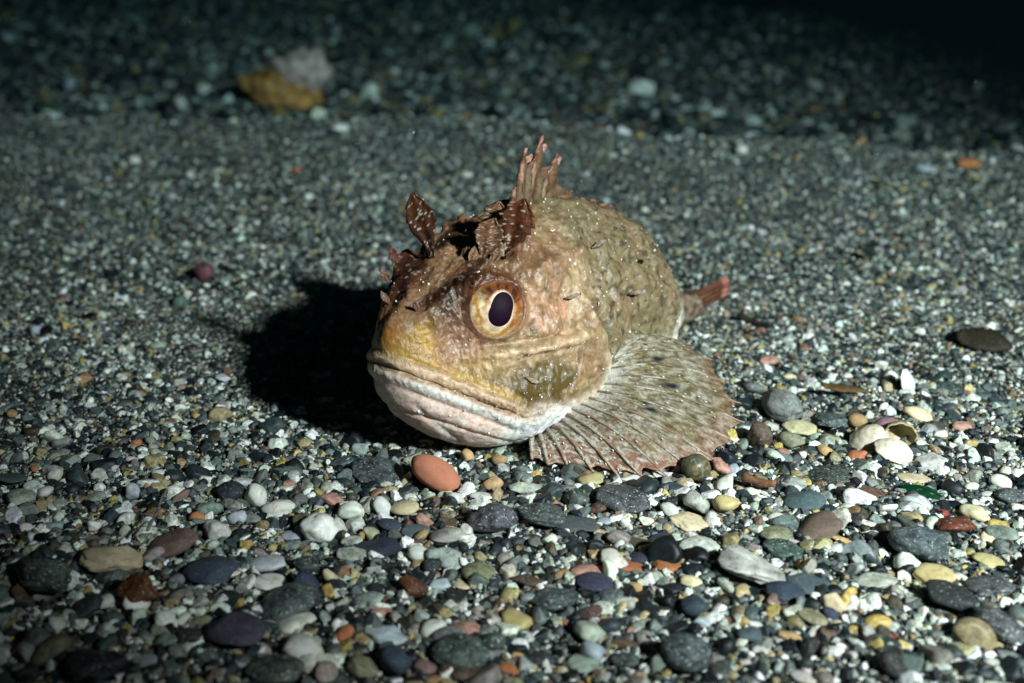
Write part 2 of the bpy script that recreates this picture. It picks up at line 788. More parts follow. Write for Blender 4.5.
def make_pebble_mesh(name, a, b, c, shape, seed):
    r = np.random.default_rng(seed)
    bm = bmesh.new()
    bmesh.ops.create_icosphere(bm, subdivisions=4 if a > 0.7 else 3, radius=1.0)
    P = np.array([v.co[:] for v in bm.verts])
    k = {'o': 3, 'r': 8, 'a': 12, 's': 8, 'l': 7, 'w': 10}[shape]
    lo, hi = {'o': (0.93, 1.0), 'r': (0.74, 0.98), 'a': (0.58, 0.86), 's': (0.72, 0.95), 'l': (0.7, 0.95), 'w': (0.55, 0.85)}[shape]
    s = np.ones(len(P)) * 1.0
    for q in range(k):
        n = r.normal(size=3)
        if shape == 's' and q < 2:
            n = np.array([0.1 * r.normal(), 0.1 * r.normal(), 1 - 2 * q])
        if shape == 'w' and q == 0:
            n = np.array([0.75, 0.1, 0.6])
        n /= np.linalg.norm(n)
        d = P @ n
        cut = r.uniform(lo, hi)
        sh = 26.0 if shape in 'or' else 70.0
        lim = np.where(d > 1e-3, cut / np.maximum(d, 1e-3), 9)
        s = -np.log(np.exp(-sh * s) + np.exp(-sh * np.minimum(lim, 3))) / sh
    P = P * s[:, None]
    off = r.uniform(0, 60, 3)
    amp = {'o': 0.03, 'r': 0.06}.get(shape, 0.085)
    nrm = P / np.linalg.norm(P, axis=1)[:, None]
    P = P + nrm * (fbm(P * 1.6 + off, 3) * amp * 1.7 + fbm(P * 5 + off, 3) * amp * 0.5)[:, None]
    P /= (np.abs(P).max(0))
    P *= np.array([a / 2, b / 2, c / 2])
    for v, p in zip(bm.verts, P):
        v.co = p
    me = bpy.data.meshes.new(name)
    bm.to_mesh(me)
    bm.free()
    me.polygons.foreach_set('use_smooth', [True] * len(me.polygons))
    return me


pebs = []
for ln in PEB.strip().splitlines():
    f = ln.split(None, 7)
    x, y, L, T, tilt = map(float, f[:5])
    pebs.append(dict(x=x, y=y, L=L, T=T, tilt=tilt, col=f[5], sh=f[6], desc=(f[7][1:] if len(f) > 7 and f[7][0] == '*' else None)))

FOOT = []                                                         # footprints, so that gravel leaves them free
for i, p in enumerate(pebs):
    P0 = at_z(p['x'], p['y'], 0)
    for _ in range(3):
        zg = float(gz(P0.x, P0.y))
        dep = float(project(P0)[2])
        ppc = FPX / dep
        a = 1.06 * p['L'] / ppc
        t = 1.28 * p['T'] / ppc
        asp = {'r': 0.8, 'a': 0.78, 's': 0.8, 'l': 0.42, 'w': 0.7}[p['sh']]
        b = min(asp * a, 1.7 * t)
        sl = math.sin(math.atan2(CAMH, P0.y))
        c = max((t - sl * b) / 0.9, (0.34 if p['sh'] == 's' else 0.5) * min(t, b))
        P0 = at_z(p['x'], p['y'], zg + 0.47 * c)
    th = math.radians(p['tilt'])
    if abs(p['tilt']) > 50:
        yaw, roll = math.radians(20 * (1 if p['tilt'] > 0 else -1)), th * 0.75
    else:
        yaw, roll = math.atan(math.tan(th) / 0.9), th * 0.55
    name = 'pebble'
    me = make_pebble_mesh(name, a, b, c, p['sh'], 1000 + i)
    mat = PAL[p['col']][2]
    me.materials.append(M[mat])
    o = bpy.data.objects.new(name, me)
    C.objects.link(o)
    o.location = P0
    o.rotation_euler = (random.uniform(-.15, .15), roll, -yaw)
    rc = np.array(PAL[p['col']][0]) * random.uniform(0.9, 1.08) + np.array([random.uniform(-4, 4) for _ in range(3)])
    if p['desc'] and 'violet' in p['desc']:
        rc = np.array([70, 66, 78])
    if p['desc'] and 'plum' in p['desc']:
        rc = np.array([112, 62, 72])
    o.color = (*lin(*np.clip(rc.mean() + (rc - rc.mean()) * 0.95, 5, 235)), 1)
    p['o'] = o
    FOOT.append((P0.x, P0.y, a / 2, b / 2, -yaw))


# ------------------------------------------------------------------ single finds lying on the gravel
FINDS = []                                                        # (px, py, short description) used as landmarks in labels


def find(o, px, py, short, label, cat, color=None):
    tag(o, label, cat)
    if color is not None:
        o.color = (*lin(*color), 1)
    FINDS.append((px, py, short))
    return o


def rock_at(name, px, py, a, b, c, shape, mat, seed, rot, lift=0.3):
    P0 = at_z(px, py, 0.2)
    z = float(gz(P0.x, P0.y)) + lift * c
    P0 = at_z(px, py, z)
    me = make_pebble_mesh(name, a, b, c, shape, seed)
    me.materials.append(mat)
    o = bpy.data.objects.new(name, me)
    C.objects.link(o)
    o.location = P0
    o.rotation_euler = rot
    FOOT.append((P0.x, P0.y, a / 2, b / 2, rot[2]))
    return o


terra = rock_at('terracotta_pebble', 435, 473, 1.10, 0.66, 0.52, 'o', mat_stone('fired_clay', 0.10, 0.0, 0.85, 0.12, 0, 0.012, 18), 77, (0.1, 0.32, -0.55), 0.62)
find(terra, 435, 473, 'the terracotta pebble', 'smooth orange terracotta pebble lying just below the fish\'s chin', 'pebble', (188, 122, 96))

glass = rock_at('sea_glass', 922, 492, 0.80, 0.42, 0.24, 'a', M['glass'], 91, (0, 0.12, -0.3), 0.2)
find(glass, 922, 491, 'the green sea glass', 'bottle green sea glass half covered by a dark pebble at right', 'sea glass', (12, 66, 38))

snail = rock_at('snail_shell', 696, 468, 0.60, 0.55, 0.56, 'o', mat_stone('banded_shell', 0.5, 0.2, 0.35, 0.4, 0, 0.02, 4, 0.6), 93, (0.2, 0.5, 0.4), 0.45)
find(snail, 696, 468, 'the dark snail shell', 'small round olive black snail shell touching the lower edge of the fan fin', 'shell', (84, 84, 62))


def shell_cup(name, px, py, size, rot, col, lift=0.2, deep=0.42, seed=0):
    nu, nv = 14, 30
    V = []
    for i in range(nu):
        r = i / (nu - 1)
        for j in range(nv):
            t = 2 * math.pi * j / nv
            fl = 1 + 0.05 * math.sin(9 * t + seed) * r
            rr = r * fl
            x, y = rr * math.cos(t) * 0.62, rr * math.sin(t) * 0.5
            z = deep * (1 - r ** 2.2) + 0.012 * math.sin(26 * r)
            V.append((x * size + 0.12 * size * (1 - r), y * size, z * size))
    F = grid_faces(nu, nv, True)
    m = shellm
    o = mesh_obj(name, V, F, m)
    sd = o.modifiers.new('thick', 'SOLIDIFY')
    sd.thickness = 0.05 * size
    P0 = at_z(px, py, 0.25)
    P0 = at_z(px, py, float(gz(P0.x, P0.y)) + lift)
    o.location = P0
    o.rotation_euler = rot
    o.color = (*lin(*col), 1)
    FOOT.append((P0.x, P0.y, size * 0.5, size * 0.45, 0))
    return o


shellm = mat_stone('shell_lime', 0.16, 0.05, 0.35, 0.4, 0.0, 0.01, 5)
o = shell_cup('shell', 870, 441, 0.66, (0.5, -0.3, 0.2), (206, 196, 172), 0.15, 0.5)
find(o, 870, 441, 'the pearly shell', 'pearly beige shell, leftmost in the small heap of broken shells at right', 'shell')
o = shell_cup('shell', 893, 452, 0.62, (0.3, 0.25, -0.2), (236, 226, 204), 0.18, 0.36)
find(o, 893, 452, 'the white shell cap', 'white cap shaped shell in front of the heap of broken shells at right', 'shell')
o = shell_cup('shell', 900, 437, 0.62, (-0.9, 0.9, 0.5), (176, 160, 120), 0.25, 0.55)
find(o, 900, 437, 'the yellow shell half', 'yellow hollow shell half standing up behind the white shell cap', 'shell')
o = shell_cup('shell', 884, 430, 0.7, (-0.5, 0.1, 0.9), (158, 122, 132), 0.15, 0.3)
find(o, 884, 430, 'the purplish shell', 'purplish pink shell fragment at the back of the small shell heap', 'shell')
o = shell_cup('shell', 906, 383, 0.55, (0.9, 1.1, 0.3), (224, 224, 214), 0.2, 0.25)
find(o, 906, 383, 'the white shell sliver', 'small white curved shell sliver standing upright behind the shell heap', 'shell')

barkm = mat_stone('wet_bark', 0.45, 0.2, 0.7, 0.2, 0, 0.03, 9)


def stick(name, p, q, r0, r1, col, label, short, cat, zl=0.22):
    A = at_z(*p, 0.2); B = at_z(*q, 0.2)
    A.z = float(gz(A.x, A.y)) + zl; B.z = float(gz(B.x, B.y)) + zl
    n = 9
    pts, rad = [], []
    for i in range(n):
        t = i / (n - 1)
        w_ = Vector((0, math.sin(t * 5) * 0.04, math.sin(t * 7 + 1) * 0.03))
        pts.append(A.lerp(B, t) + w_)
        rad.append((r0 + (r1 - r0) * t) * (1 + 0.18 * math.sin(t * 13)))
    V, F = tube(pts, rad, 10)
    o = mesh_obj(name, V, F, barkm)
    find(o, (p[0] + q[0]) / 2, (p[1] + q[1]) / 2, short, label, cat, col)
    return o


stick('twig', (741, 487), (775, 491), 0.09, 0.07, (118, 82, 58), 'short reddish brown twig lying between pale pebbles right of the fan fin', 'the reddish twig', 'twig', 0.3)
stick('twig', (738, 315), (773, 324), 0.09, 0.05, (46, 40, 30), 'thin dark twig lying on fine gravel below the fish\'s tail', 'the dark twig', 'twig', 0.15)
stick('twig', (150, 552), (166, 512), 0.03, 0.02, (120, 112, 108), 'hair thin grey stalk poking up beside the pinkish-brown pebble at left', 'the thin stalk', 'stalk', 0.5)


def leaf_scrap(name, px, py, L, W, rot, col, label, short, seed):
    r = np.random.default_rng(seed)
    n = 15
    V = []
    for i in range(n):
        t = i / (n - 1)
        wd = W * (math.sin(math.pi * min(1, t * 0.96 + 0.04)) ** 0.6) * (0.8 + 0.35 * r.random())
        for j in range(7):
            s = j / 6 * 2 - 1
            V.append(((t - .5) * L, s * wd * 0.5, 0.10 * W * (1 - s * s) + 0.06 * W * math.sin(t * 6 + seed)))
    o = mesh_obj(name, V, grid_faces(n, 7), leafm)
    sd = o.modifiers.new('thick', 'SOLIDIFY'); sd.thickness = 0.035
    P0 = at_z(px, py, 0.2)
    o.location = (P0.x, P0.y, float(gz(P0.x, P0.y)) + 0.28)
    o.rotation_euler = rot
    find(o, px, py, short, label, 'leaf', col)
    return o


leafm = mat_stone('rotting_leaf', 0.4, 0.1, 0.6, 0.2, 0, 0.02, 9)
leaf_scrap('leaf_scrap', 984, 341, 1.3, 0.75, (0.5, 0.15, -0.35), (46, 38, 26), 'dark brown leaf scrap lying on fine gravel near the right edge', 'the dark leaf scrap', 4)
leaf_scrap('leaf_scrap', 866, 257, 0.5, 0.35, (0.5, 0.1, 0.9), (34, 38, 34), 'tiny blackish leaf scrap on the fine gravel right of the tail', 'the blackish scrap', 6)
leaf_scrap('leaf_scrap', 845, 390, 1.0, 0.22, (0.3, 0.1, -0.15), (92, 72, 40), 'narrow brown leaf scrap lying behind the large grey oval pebble', 'the narrow brown scrap', 9)

# the encrusted rock in the dark hollow behind
P0 = at_z(287, 92, -0.4)
ezg = float(gz(P0.x, P0.y))
P0 = at_z(287, 92, ezg + 0.9)
enc = bpy.data.objects.new('encrusted_rock', None)
C.objects.link(enc)
enc.location = P0
enc.scale = (1.2, 1.2, 1.2)
find(enc, 290, 88, 'the encrusted rock', 'large blurred rock half orange crust and half pale pink, in the hollow behind', 'rock')
for nm, (dx, dy, dz), (a, b, c), rot, col, sh, sd_ in (
        ('orange_crust', (-0.2, -0.3, -0.15), (4.6, 3.0, 2.6), (0, 0.30, 0), (188, 138, 74), 'r', 5),
        ('pink_shell', (0.95, -0.2, 0.7), (3.0, 2.2, 3.0), (0.1, -0.15, 0.3), (206, 184, 174), 'a', 8)):
    me = make_pebble_mesh(nm, a, b, c, sh, sd_)
    PQ = np.array([v.co[:] for v in me.vertices])
    PQ = PQ * (1 + 0.28 * fbm(PQ * 0.9 + 3 * sd_, 3) + 0.16 * fbm(PQ * 3 + sd_, 2))[:, None]
    me.vertices.foreach_set('co', PQ.astype(np.float32).ravel())
    me.materials.append(mat_stone(nm, 0.5, 0.4, 0.7, 0.2, 0, 0.05, 1.6))
    q = bpy.data.objects.new(nm, me)
    C.objects.link(q)
    q.parent = enc
    q.location = (dx, dy, dz)
    q.rotation_euler = rot
    q.color = (*lin(*col), 1)

# ------------------------------------------------------------------ a label of its own for every pebble
LAND = list(FINDS) + [(440, 440, "the fish's chin"), (640, 470, 'the lower edge of the fan fin'), (742, 400, 'the right tip of the fan fin'),
                      (728, 292, "the fish's tail"), (270, 350, "the fish's black shadow"), (535, 150, "the fish's dorsal spines")]
LAND += [(p['x'], p['y'], 'the ' + p['desc']) for p in pebs if p['desc']]


def rel(dx, dy):
    if abs(dx) > 1.6 * abs(dy): return 'right of' if dx > 0 else 'left of'
    if abs(dy) > 1.6 * abs(dx): return 'in front of' if dy > 0 else 'behind'
    return ('right and ' if dx > 0 else 'left and ') + ('in front of' if dy > 0 else 'behind')


used = set()
for p in pebs:
    o = p['o']
    bw = 'boulder' if p['desc'] and 'boulder' in p['desc'] else 'pebble'
    size = 'tiny' if p['L'] < 14 else 'small' if p['L'] < 24 else 'medium' if p['L'] < 38 else 'large'
    base = f"{size} {SHAPE[p['sh']]} {PAL[p['col']][1]} pebble"
    near = sorted(LAND, key=lambda q: math.hypot(q[0] - p['x'], (q[1] - p['y']) * 1.3))
    near = [q for q in near if not (q[0] == p['x'] and q[1] == p['y'])]
    cand = []
    head = p['desc'] if p['desc'] else base
    if p['desc'] and len(p['desc'].split()) >= 5:
        cand.append(head)
    for q in near[:4]:
        cand.append(f"{head} {rel(p['x'] - q[0], p['y'] - q[1])} {q[2]}")
    q, r2 = near[0], near[1]
    for lab in cand:
        if lab not in used and 4 <= len(lab.split()) <= 16:
            break
    used.add(lab)
    tag(o, lab, 'stone' if bw == 'boulder' else 'pebble', 'pebbles lying in the gravel')

# ================================================================== gravel: hundreds of thousands of grains
GPAL = np.array([lin(*c) for c in [(58, 66, 70), (80, 90, 92), (108, 116, 114), (136, 141, 136), (168, 172, 160), (206, 206, 194), (226, 226, 216),
                                   (180, 160, 116), (196, 168, 92), (166, 126, 94), (142, 108, 98), (44, 50, 54), (96, 84, 66), (108, 124, 116), (160, 150, 140)]])
GW = np.array([13, 14, 13, 11, 11, 8, 5, 6, 2.2, 1.6, 0.7, 13, 6, 3.0, 5])
GW = GW / GW.sum()
gr = np.random.default_rng(21)


def in_foot(x, y, grow):
    bad = np.zeros(len(x), bool)
    for (fx, fy, a, b, yaw) in FOOT:
        dx, dy = x - fx, y - fy
        m = (np.abs(dx) < a + 1) & (np.abs(dy) < a + 1)
        c, s = math.cos(yaw), math.sin(yaw)
        u, v = dx * c + dy * s, -dx * s + dy * c
        bad |= m & ((u / (a * grow)) ** 2 + (v / (b * grow)) ** 2 < 1)
    return bad


GPTS, GSCL = [], []


def scatter(n, y0, y1, pw, size, sig, zoff, foot, cap=9.0, keep=None):
    y = y0 + (y1 - y0) * gr.random(n) ** pw
    hw = 0.46 * y * 1.12 + 2.5
    x = (gr.random(n) * 2 - 1) * hw
    wgt = gr.random(n) < hw / (0.46 * y1 * 1.12 + 2.5)
    if keep is not None:
        wgt &= gr.random(n) < keep(x, y)
    x, y = x[wgt], y[wgt]
    d = np.minimum(size(x, y) * np.exp(gr.normal(size=len(x)) * sig), cap)
    ok = ~in_foot(x, y, foot) if foot else np.ones(len(x), bool)
    x, y, d = x[ok], y[ok], d[ok]
    z = gz(x, y) + d * (zoff + 0.22 * gr.random(len(x)))
    GPTS.append(np.stack([x, y, z], -1))
    GSCL.append(d)


def base_size(x, y):
    s = 0.112 + 0.06 * (1 - sstep(23, 36, y))
    s = s + 0.05 * (1 - sstep(16, 23, y))
    patch = fbm(np.stack([x * 0.25, y * 0.25, np.full_like(x, 7.7)], -1), 2)
    s = s * (1 + 0.35 * patch)
    return s


def cluster(x, y):
    return np.clip(0.5 + 1.3 * fbm(np.stack([x * 0.3, y * 0.3, np.full_like(x, 2.2)], -1), 2), 0.05, 1)


def coarse_zone(x, y):                                            # coarse gravel: the foreground and the right-hand slope beside the fin
    e = 22.5 + 3.0 * sstep(3, 9, x) + 1.5 * sstep(-3, -8, x) * 0 + 2.0 * fbm(np.stack([x * .2, y * .2, np.full_like(x, 1.2)], -1), 2)
    return 1 - sstep(e - 1.5, e + 2.5, y)


scatter(390000, 11, 64, 1.0, lambda x, y: base_size(x, y) * 0.68, 0.44, -0.05, 0.85)
scatter(190000, 11, 33, 0.8, lambda x, y: base_size(x, y) * 0.40, 0.3, 0.25, 0.92)
scatter(16000, 20, 62, 1.0, lambda x, y: base_size(x, y) * 1.5, 0.25, 0.0, 1.0, keep=cluster)
scatter(11500, 11, 30, 0.9, lambda x, y: np.full_like(x, 0.20), 0.32, 0.02, 1.0, 0.45, keep=coarse_zone)
scatter(3000, 11, 28, 0.9, lambda x, y: np.full_like(x, 0.30), 0.25, 0.02, 1.1, 0.55, keep=coarse_zone)
scatter(700, 26, 62, 1.0, lambda x, y: np.full_like(x, 0.22), 0.3, 0.0, 1.0, 0.4, keep=cluster)
# behind the crest: bigger stones in the hollow, then the next slope
hollow = lambda x, y: np.exp(-((side(x, y, A1, B1) - 8) / 7) ** 2)
scatter(30000, 46, 90, 1.0, lambda x, y: np.full_like(x, 0.30), 0.35, 0.0, 0, 1.2, keep=lambda x, y: (side(x, y, A1, B1) > 0.5) * 1.0)
scatter(9000, 46, 90, 1.0, lambda x, y: np.full_like(x, 0.58), 0.35, 0.02, 0, 1.5, keep=lambda x, y: hollow(x, y) * (side(x, y, A1, B1) > 1))
scatter(90000, 60, 150, 0.8, lambda x, y: np.full_like(x, 0.36), 0.35, 0.0, 0, 1.4)
scatter(3500, 66, 150, 0.8, lambda x, y: np.full_like(x, 0.75), 0.3, 0.05, 0, 1.7)
GP = np.concatenate(GPTS)
GD = np.concatenate(GSCL)
n = len(GP)
idx = gr.choice(len(GPAL), n, p=GW)
GW2 = np.array([12, 12, 9, 7, 9, 13, 11, 6, 2.4, 2.4, 1.2, 14, 6, 3, 4]); GW2 = GW2 / GW2.sum()
big = (GD > 0.17) & (GP[:, 1] < 34)
idx[big] = gr.choice(len(GPAL), int(big.sum()), p=GW2)
gcol = GPAL[idx] * np.exp(gr.normal(size=(n, 1)) * 0.16) * (1 + gr.normal(size=(n, 3)) * 0.05)
gcol *= np.array([0.73, 0.72, 0.72])
gcol *= 1 - np.array([0.08, 0.0, -0.04]) * (gcol.mean(1, keepdims=True) < 0.10)
gcol[big & (idx >= 4) & (idx <= 6)] *= 1.08
gcol[~big & (idx >= 4) & (idx <= 6)] *= 1.08
lum = gcol.mean(1, keepdims=True)
gcol = lum + (gcol - lum) * 0.92
gcol *= (lum / 0.20) ** 0.30
gcol *= np.array([0.94, 1.0, 0.98])
far_ = sstep(0, 6, side(GP[:, 0], GP[:, 1], A1, B1))[:, None]          # gravel colour darkened beyond the crest, painting in the fall-off of light
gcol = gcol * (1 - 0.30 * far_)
gcol = np.clip(gcol, 0.006, 0.85)
shape = np.stack([np.ones(n), 0.62 + 0.35 * gr.random(n), 0.42 + 0.45 * gr.random(n)], -1) * (GD[:, None] / 2) * 1.12
rot = np.stack([gr.normal(size=n) * 0.45, gr.normal(size=n) * 0.45, gr.random(n) * 6.283], -1)

me = bpy.data.meshes.new('gravel')
me.vertices.add(n)
me.vertices.foreach_set('co', GP.astype(np.float32).ravel())
for nm, typ, arr in (('gscl', 'FLOAT_VECTOR', shape), ('grot', 'FLOAT_VECTOR', rot)):
    at = me.attributes.new(nm, typ, 'POINT')
    at.data.foreach_set('vector', arr.astype(np.float32).ravel())
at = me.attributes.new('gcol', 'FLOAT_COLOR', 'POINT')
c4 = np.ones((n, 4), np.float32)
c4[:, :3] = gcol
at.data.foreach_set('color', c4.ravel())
at = me.attributes.new('gvar', 'INT', 'POINT')
NVAR = 12
at.data.foreach_set('value', gr.integers(0, NVAR, n).astype(np.int32))
me.materials.append(M['grain'])
gravel = bpy.data.objects.new('gravel', me)
C.objects.link(gravel)
gravel['kind'] = 'stuff'

ng = bpy.data.node_groups.new('gravel_scatter', 'GeometryNodeTree')
ng.interface.new_socket('Geometry', in_out='INPUT', socket_type='NodeSocketGeometry')
ng.interface.new_socket('Geometry', in_out='OUTPUT', socket_type='NodeSocketGeometry')
N = ng.nodes
Lk = ng.links.new
gi = N.new('NodeGroupInput'); go = N.new('NodeGroupOutput')
join = N.new('GeometryNodeGeometryToInstance')
pos = N.new('GeometryNodeInputPosition')
vr = np.random.default_rng(4)
for k in range(NVAR):
    ico = N.new('GeometryNodeMeshIcoSphere')
    ico.inputs['Radius'].default_value = 1.0
    ico.inputs['Subdivisions'].default_value = 4
    cur = None
    for q in range(9 if k % 3 else 7):
        nn = vr.normal(size=3); nn /= np.linalg.norm(nn)
        d = N.new('ShaderNodeVectorMath'); d.operation = 'DOT_PRODUCT'
        Lk(pos.outputs[0], d.inputs[0]); d.inputs[1].default_value = nn
        mx = N.new('ShaderNodeMath'); mx.operation = 'MAXIMUM'
        Lk(d.outputs['Value'], mx.inputs[0]); mx.inputs[1].default_value = 0.05
        dv = N.new('ShaderNodeMath'); dv.operation = 'DIVIDE'
        dv.inputs[0].default_value = vr.uniform(0.45, 0.82); Lk(mx.outputs[0], dv.inputs[1])
        mn = N.new('ShaderNodeMath'); mn.operation = 'SMOOTH_MIN'
        mn.inputs[2].default_value = 0.025
        if cur is None: mn.inputs[0].default_value = 1.05
        else: Lk(cur, mn.inputs[0])
        Lk(dv.outputs[0], mn.inputs[1])
        cur = mn.outputs[0]
    sc = N.new('ShaderNodeVectorMath'); sc.operation = 'SCALE'
    Lk(pos.outputs[0], sc.inputs[0]); Lk(cur, sc.inputs['Scale'])
    spn = N.new('GeometryNodeSetPosition')
    Lk(ico.outputs['Mesh'], spn.inputs['Geometry']); Lk(sc.outputs[0], spn.inputs['Position'])
    sm = N.new('GeometryNodeSetMaterial'); sm.inputs['Material'].default_value = M['grain']
    Lk(spn.outputs[0], sm.inputs['Geometry'])
    ss = N.new('GeometryNodeSetShadeSmooth')
    Lk(sm.outputs[0], ss.inputs['Geometry'])
    Lk(ss.outputs[0], join.inputs[0])
iop = N.new('GeometryNodeInstanceOnPoints')


def attr(nm, typ):
    nd = N.new('GeometryNodeInputNamedAttribute')
    nd.data_type = typ
    nd.inputs['Name'].default_value = nm
    return nd.outputs['Attribute']


Lk(gi.outputs[0], iop.inputs['Points'])
Lk(join.outputs[0], iop.inputs['Instance'])
iop.inputs['Pick Instance'].default_value = True
Lk(attr('gvar', 'INT'), iop.inputs['Instance Index'])
e2r = N.new('FunctionNodeEulerToRotation')
Lk(attr('grot', 'FLOAT_VECTOR'), e2r.inputs[0])
Lk(e2r.outputs[0], iop.inputs['Rotation'])
Lk(attr('gscl', 'FLOAT_VECTOR'), iop.inputs['Scale'])
Lk(iop.outputs[0], go.inputs[0])
md = gravel.modifiers.new('scatter', 'NODES')
md.node_group = ng

# ================================================================== the fish
HEAD = math.radians(40)
ORG = Vector((-2.51, 21.34, 0.0))
fish = bpy.data.objects.new('fish', None)
C.objects.link(fish)
fish.location = ORG
fish.rotation_euler = (0, 0, math.pi - HEAD)                       # local +Y is forward (out of the snout), local +X is the fish's right
tag(fish, 'mottled brown scorpionfish resting on the gravel with one fan fin spread', 'fish')
FW = np.array([-math.sin(HEAD), -math.cos(HEAD)])
LF = np.array([math.cos(HEAD), -math.sin(HEAD)])


def loc(u, v, z):                                                  # u back from the snout, v to the fish's left, z up -> fish-local coordinates
    return np.stack([-np.asarray(v, float), -np.asarray(u, float), np.asarray(z, float)], -1)


def world_to_uvz(P):
    d = np.array([P[0] - ORG.x, P[1] - ORG.y])
    return np.array([-(d @ FW), d @ LF, P[2]])


# stations: u, top, bottom, half width, level of greatest width, sideways bend
ST = np.array([
    [0.20, 2.46, 2.22, 0.26, 2.33, 0],
    [0.22, 2.66, 1.96, 0.54, 2.26, 0],
    [0.30, 2.84, 1.68, 0.76, 2.15, 0],
    [0.50, 3.08, 1.28, 0.98, 1.98, 0],
    [0.92, 3.42, 0.82, 1.24, 1.75, 0],
    [1.45, 3.76, 0.42, 1.50, 1.60, 0],
    [2.10, 4.06, 0.12, 1.76, 1.55, 0],
    [3.00, 4.36, -0.02, 2.02, 1.62, 0],
    [4.00, 4.60, 0.00, 2.14, 1.80, 0],
    [5.00, 4.60, 0.02, 2.14, 1.95, 0],
    [6.20, 4.30, 0.05, 2.08, 1.90, 0.05],
    [7.50, 3.70, 0.08, 1.86, 1.70, 0.10],
    [8.70, 2.60, 0.20, 1.22, 1.35, 0.10],
    [9.60, 1.66, 0.30, 0.62, 1.00, 0.05],
    [10.4, 1.22, 0.36, 0.36, 0.80, 0],
    [11.0, 1.08, 0.36, 0.26, 0.72, 0]])


def cubic(T, t):
    k = np.arange(len(T))
    m = np.zeros_like(T)
    m[1:-1] = (T[2:] - T[:-2]) / 2
    m[0], m[-1] = T[1] - T[0], T[-1] - T[-2]
    i = np.clip(np.floor(t).astype(int), 0, len(T) - 2)
    f = (t - i)[:, None]
    return ((2 * f**3 - 3 * f**2 + 1) * T[i] + (f**3 - 2 * f**2 + f) * m[i] + (-2 * f**3 + 3 * f**2) * T[i + 1] + (f**3 - f**2) * m[i + 1])


NU, NV = 470, 440
tt = np.concatenate([np.linspace(0, 9, 350)[:-1], np.linspace(9, len(ST) - 1, NU - 349)])
R = cubic(ST, tt)
phi = np.linspace(0, 2 * np.pi, NV, endpoint=False)
sn, cs = np.sin(phi)[None], np.cos(phi)[None]
uu = np.repeat(R[:, :1], NV, 1)
top, bot, hw, zc, bend = (R[:, k:k + 1] for k in range(1, 6))
boxy = 0.86 - 0.10 * bell(uu, 0.3, 3.2, 0.8)
vv = hw * np.sign(sn) * np.abs(sn) ** boxy
zz = zc + np.where(cs > 0, (top - zc) * np.abs(cs) ** 0.92, -(zc - bot) * np.abs(cs) ** 0.85)
vv = vv * (1 - 0.20 * np.clip(cs, 0, 1) ** 1.5 * bell(uu, 3.4, 9.5, 0.8) * np.abs(sn) ** 0.5)
vv = vv * (1 - 0.27 * np.clip(cs, 0, 1) ** 0.8 * np.abs(sn) ** 0.7 * (1 - sstep(1.5, 3.0, uu)))
# the front of the jaws is rounded in plan: the sides of the first rings lie further back
round_ = 0.62 * (np.abs(vv) / 1.2) ** 2 * (1 - sstep(0.2, 2.0, uu))
uu = uu + round_
NB = (NU, NV)


def normals(P):
    du = np.gradient(P, axis=0)
    dv = np.roll(P, -1, 1) - np.roll(P, 1, 1)
    nn = np.cross(dv, du)
    nn /= np.linalg.norm(nn, axis=-1, keepdims=True) + 1e-9
    return nn


EYE = np.array([2.14, 0.92, 3.15])
ER = 0.74
EAX = np.array([-0.50, 0.83, 0.22]); EAX /= np.linalg.norm(EAX)      # optical axis in (u, |v|, z)


def mouth_z(u):
    return 2.42 - 0.60 * u - 0.01 * u * u


def uop(z):
    return 3.75 + 0.55 * np.sin(np.clip((z - 0.2) / 3.4, 0, 1) * np.pi)


a_ = np.abs(vv)
Q = np.stack([uu, a_, zz], -1)
P = np.stack([uu, vv, zz], -1)
nrm = normals(P)
if (nrm[90, 110] * np.array([0, 1, 0])).sum() < 0 and vv[90, 110] > 0:
    nrm = -nrm
dm = zz - mouth_z(uu)
front = 1 - sstep(1.9, 2.45, uu)
D = np.zeros(NB)
# lips and jaw
D += front * (0.05 * gss(dm - 0.15, 0.13) + 0.045 * gss(dm + 0.15, 0.12) - 0.04 * gss(dm, 0.025))
D -= front * 0.05 * gss(dm - 0.30, 0.05) * sstep(0.15, 0.5, uu)
D += front * 0.10 * gss(dm - 0.22, 0.16) * bell(uu, 0.9, 2.2, 0.3)                    # maxilla
D -= front * 0.028 * gss(dm + 0.36, 0.06) * sstep(0.1, 0.5, uu)
D += front * 0.03 * gss(dm + 0.58, 0.15) * sstep(0.2, 0.7, uu)
D -= 0.035 * gss(dm + 0.85 - 0.1 * uu, 0.05) * bell(uu, 0.4, 2.6, 0.4)
D -= 0.035 * gss(a_ - 0.42 - 0.22 * uu, 0.07) * sstep(0.45, 0.7, -dm) * (1 - sstep(1.2, 2.2, uu))  # chin folds
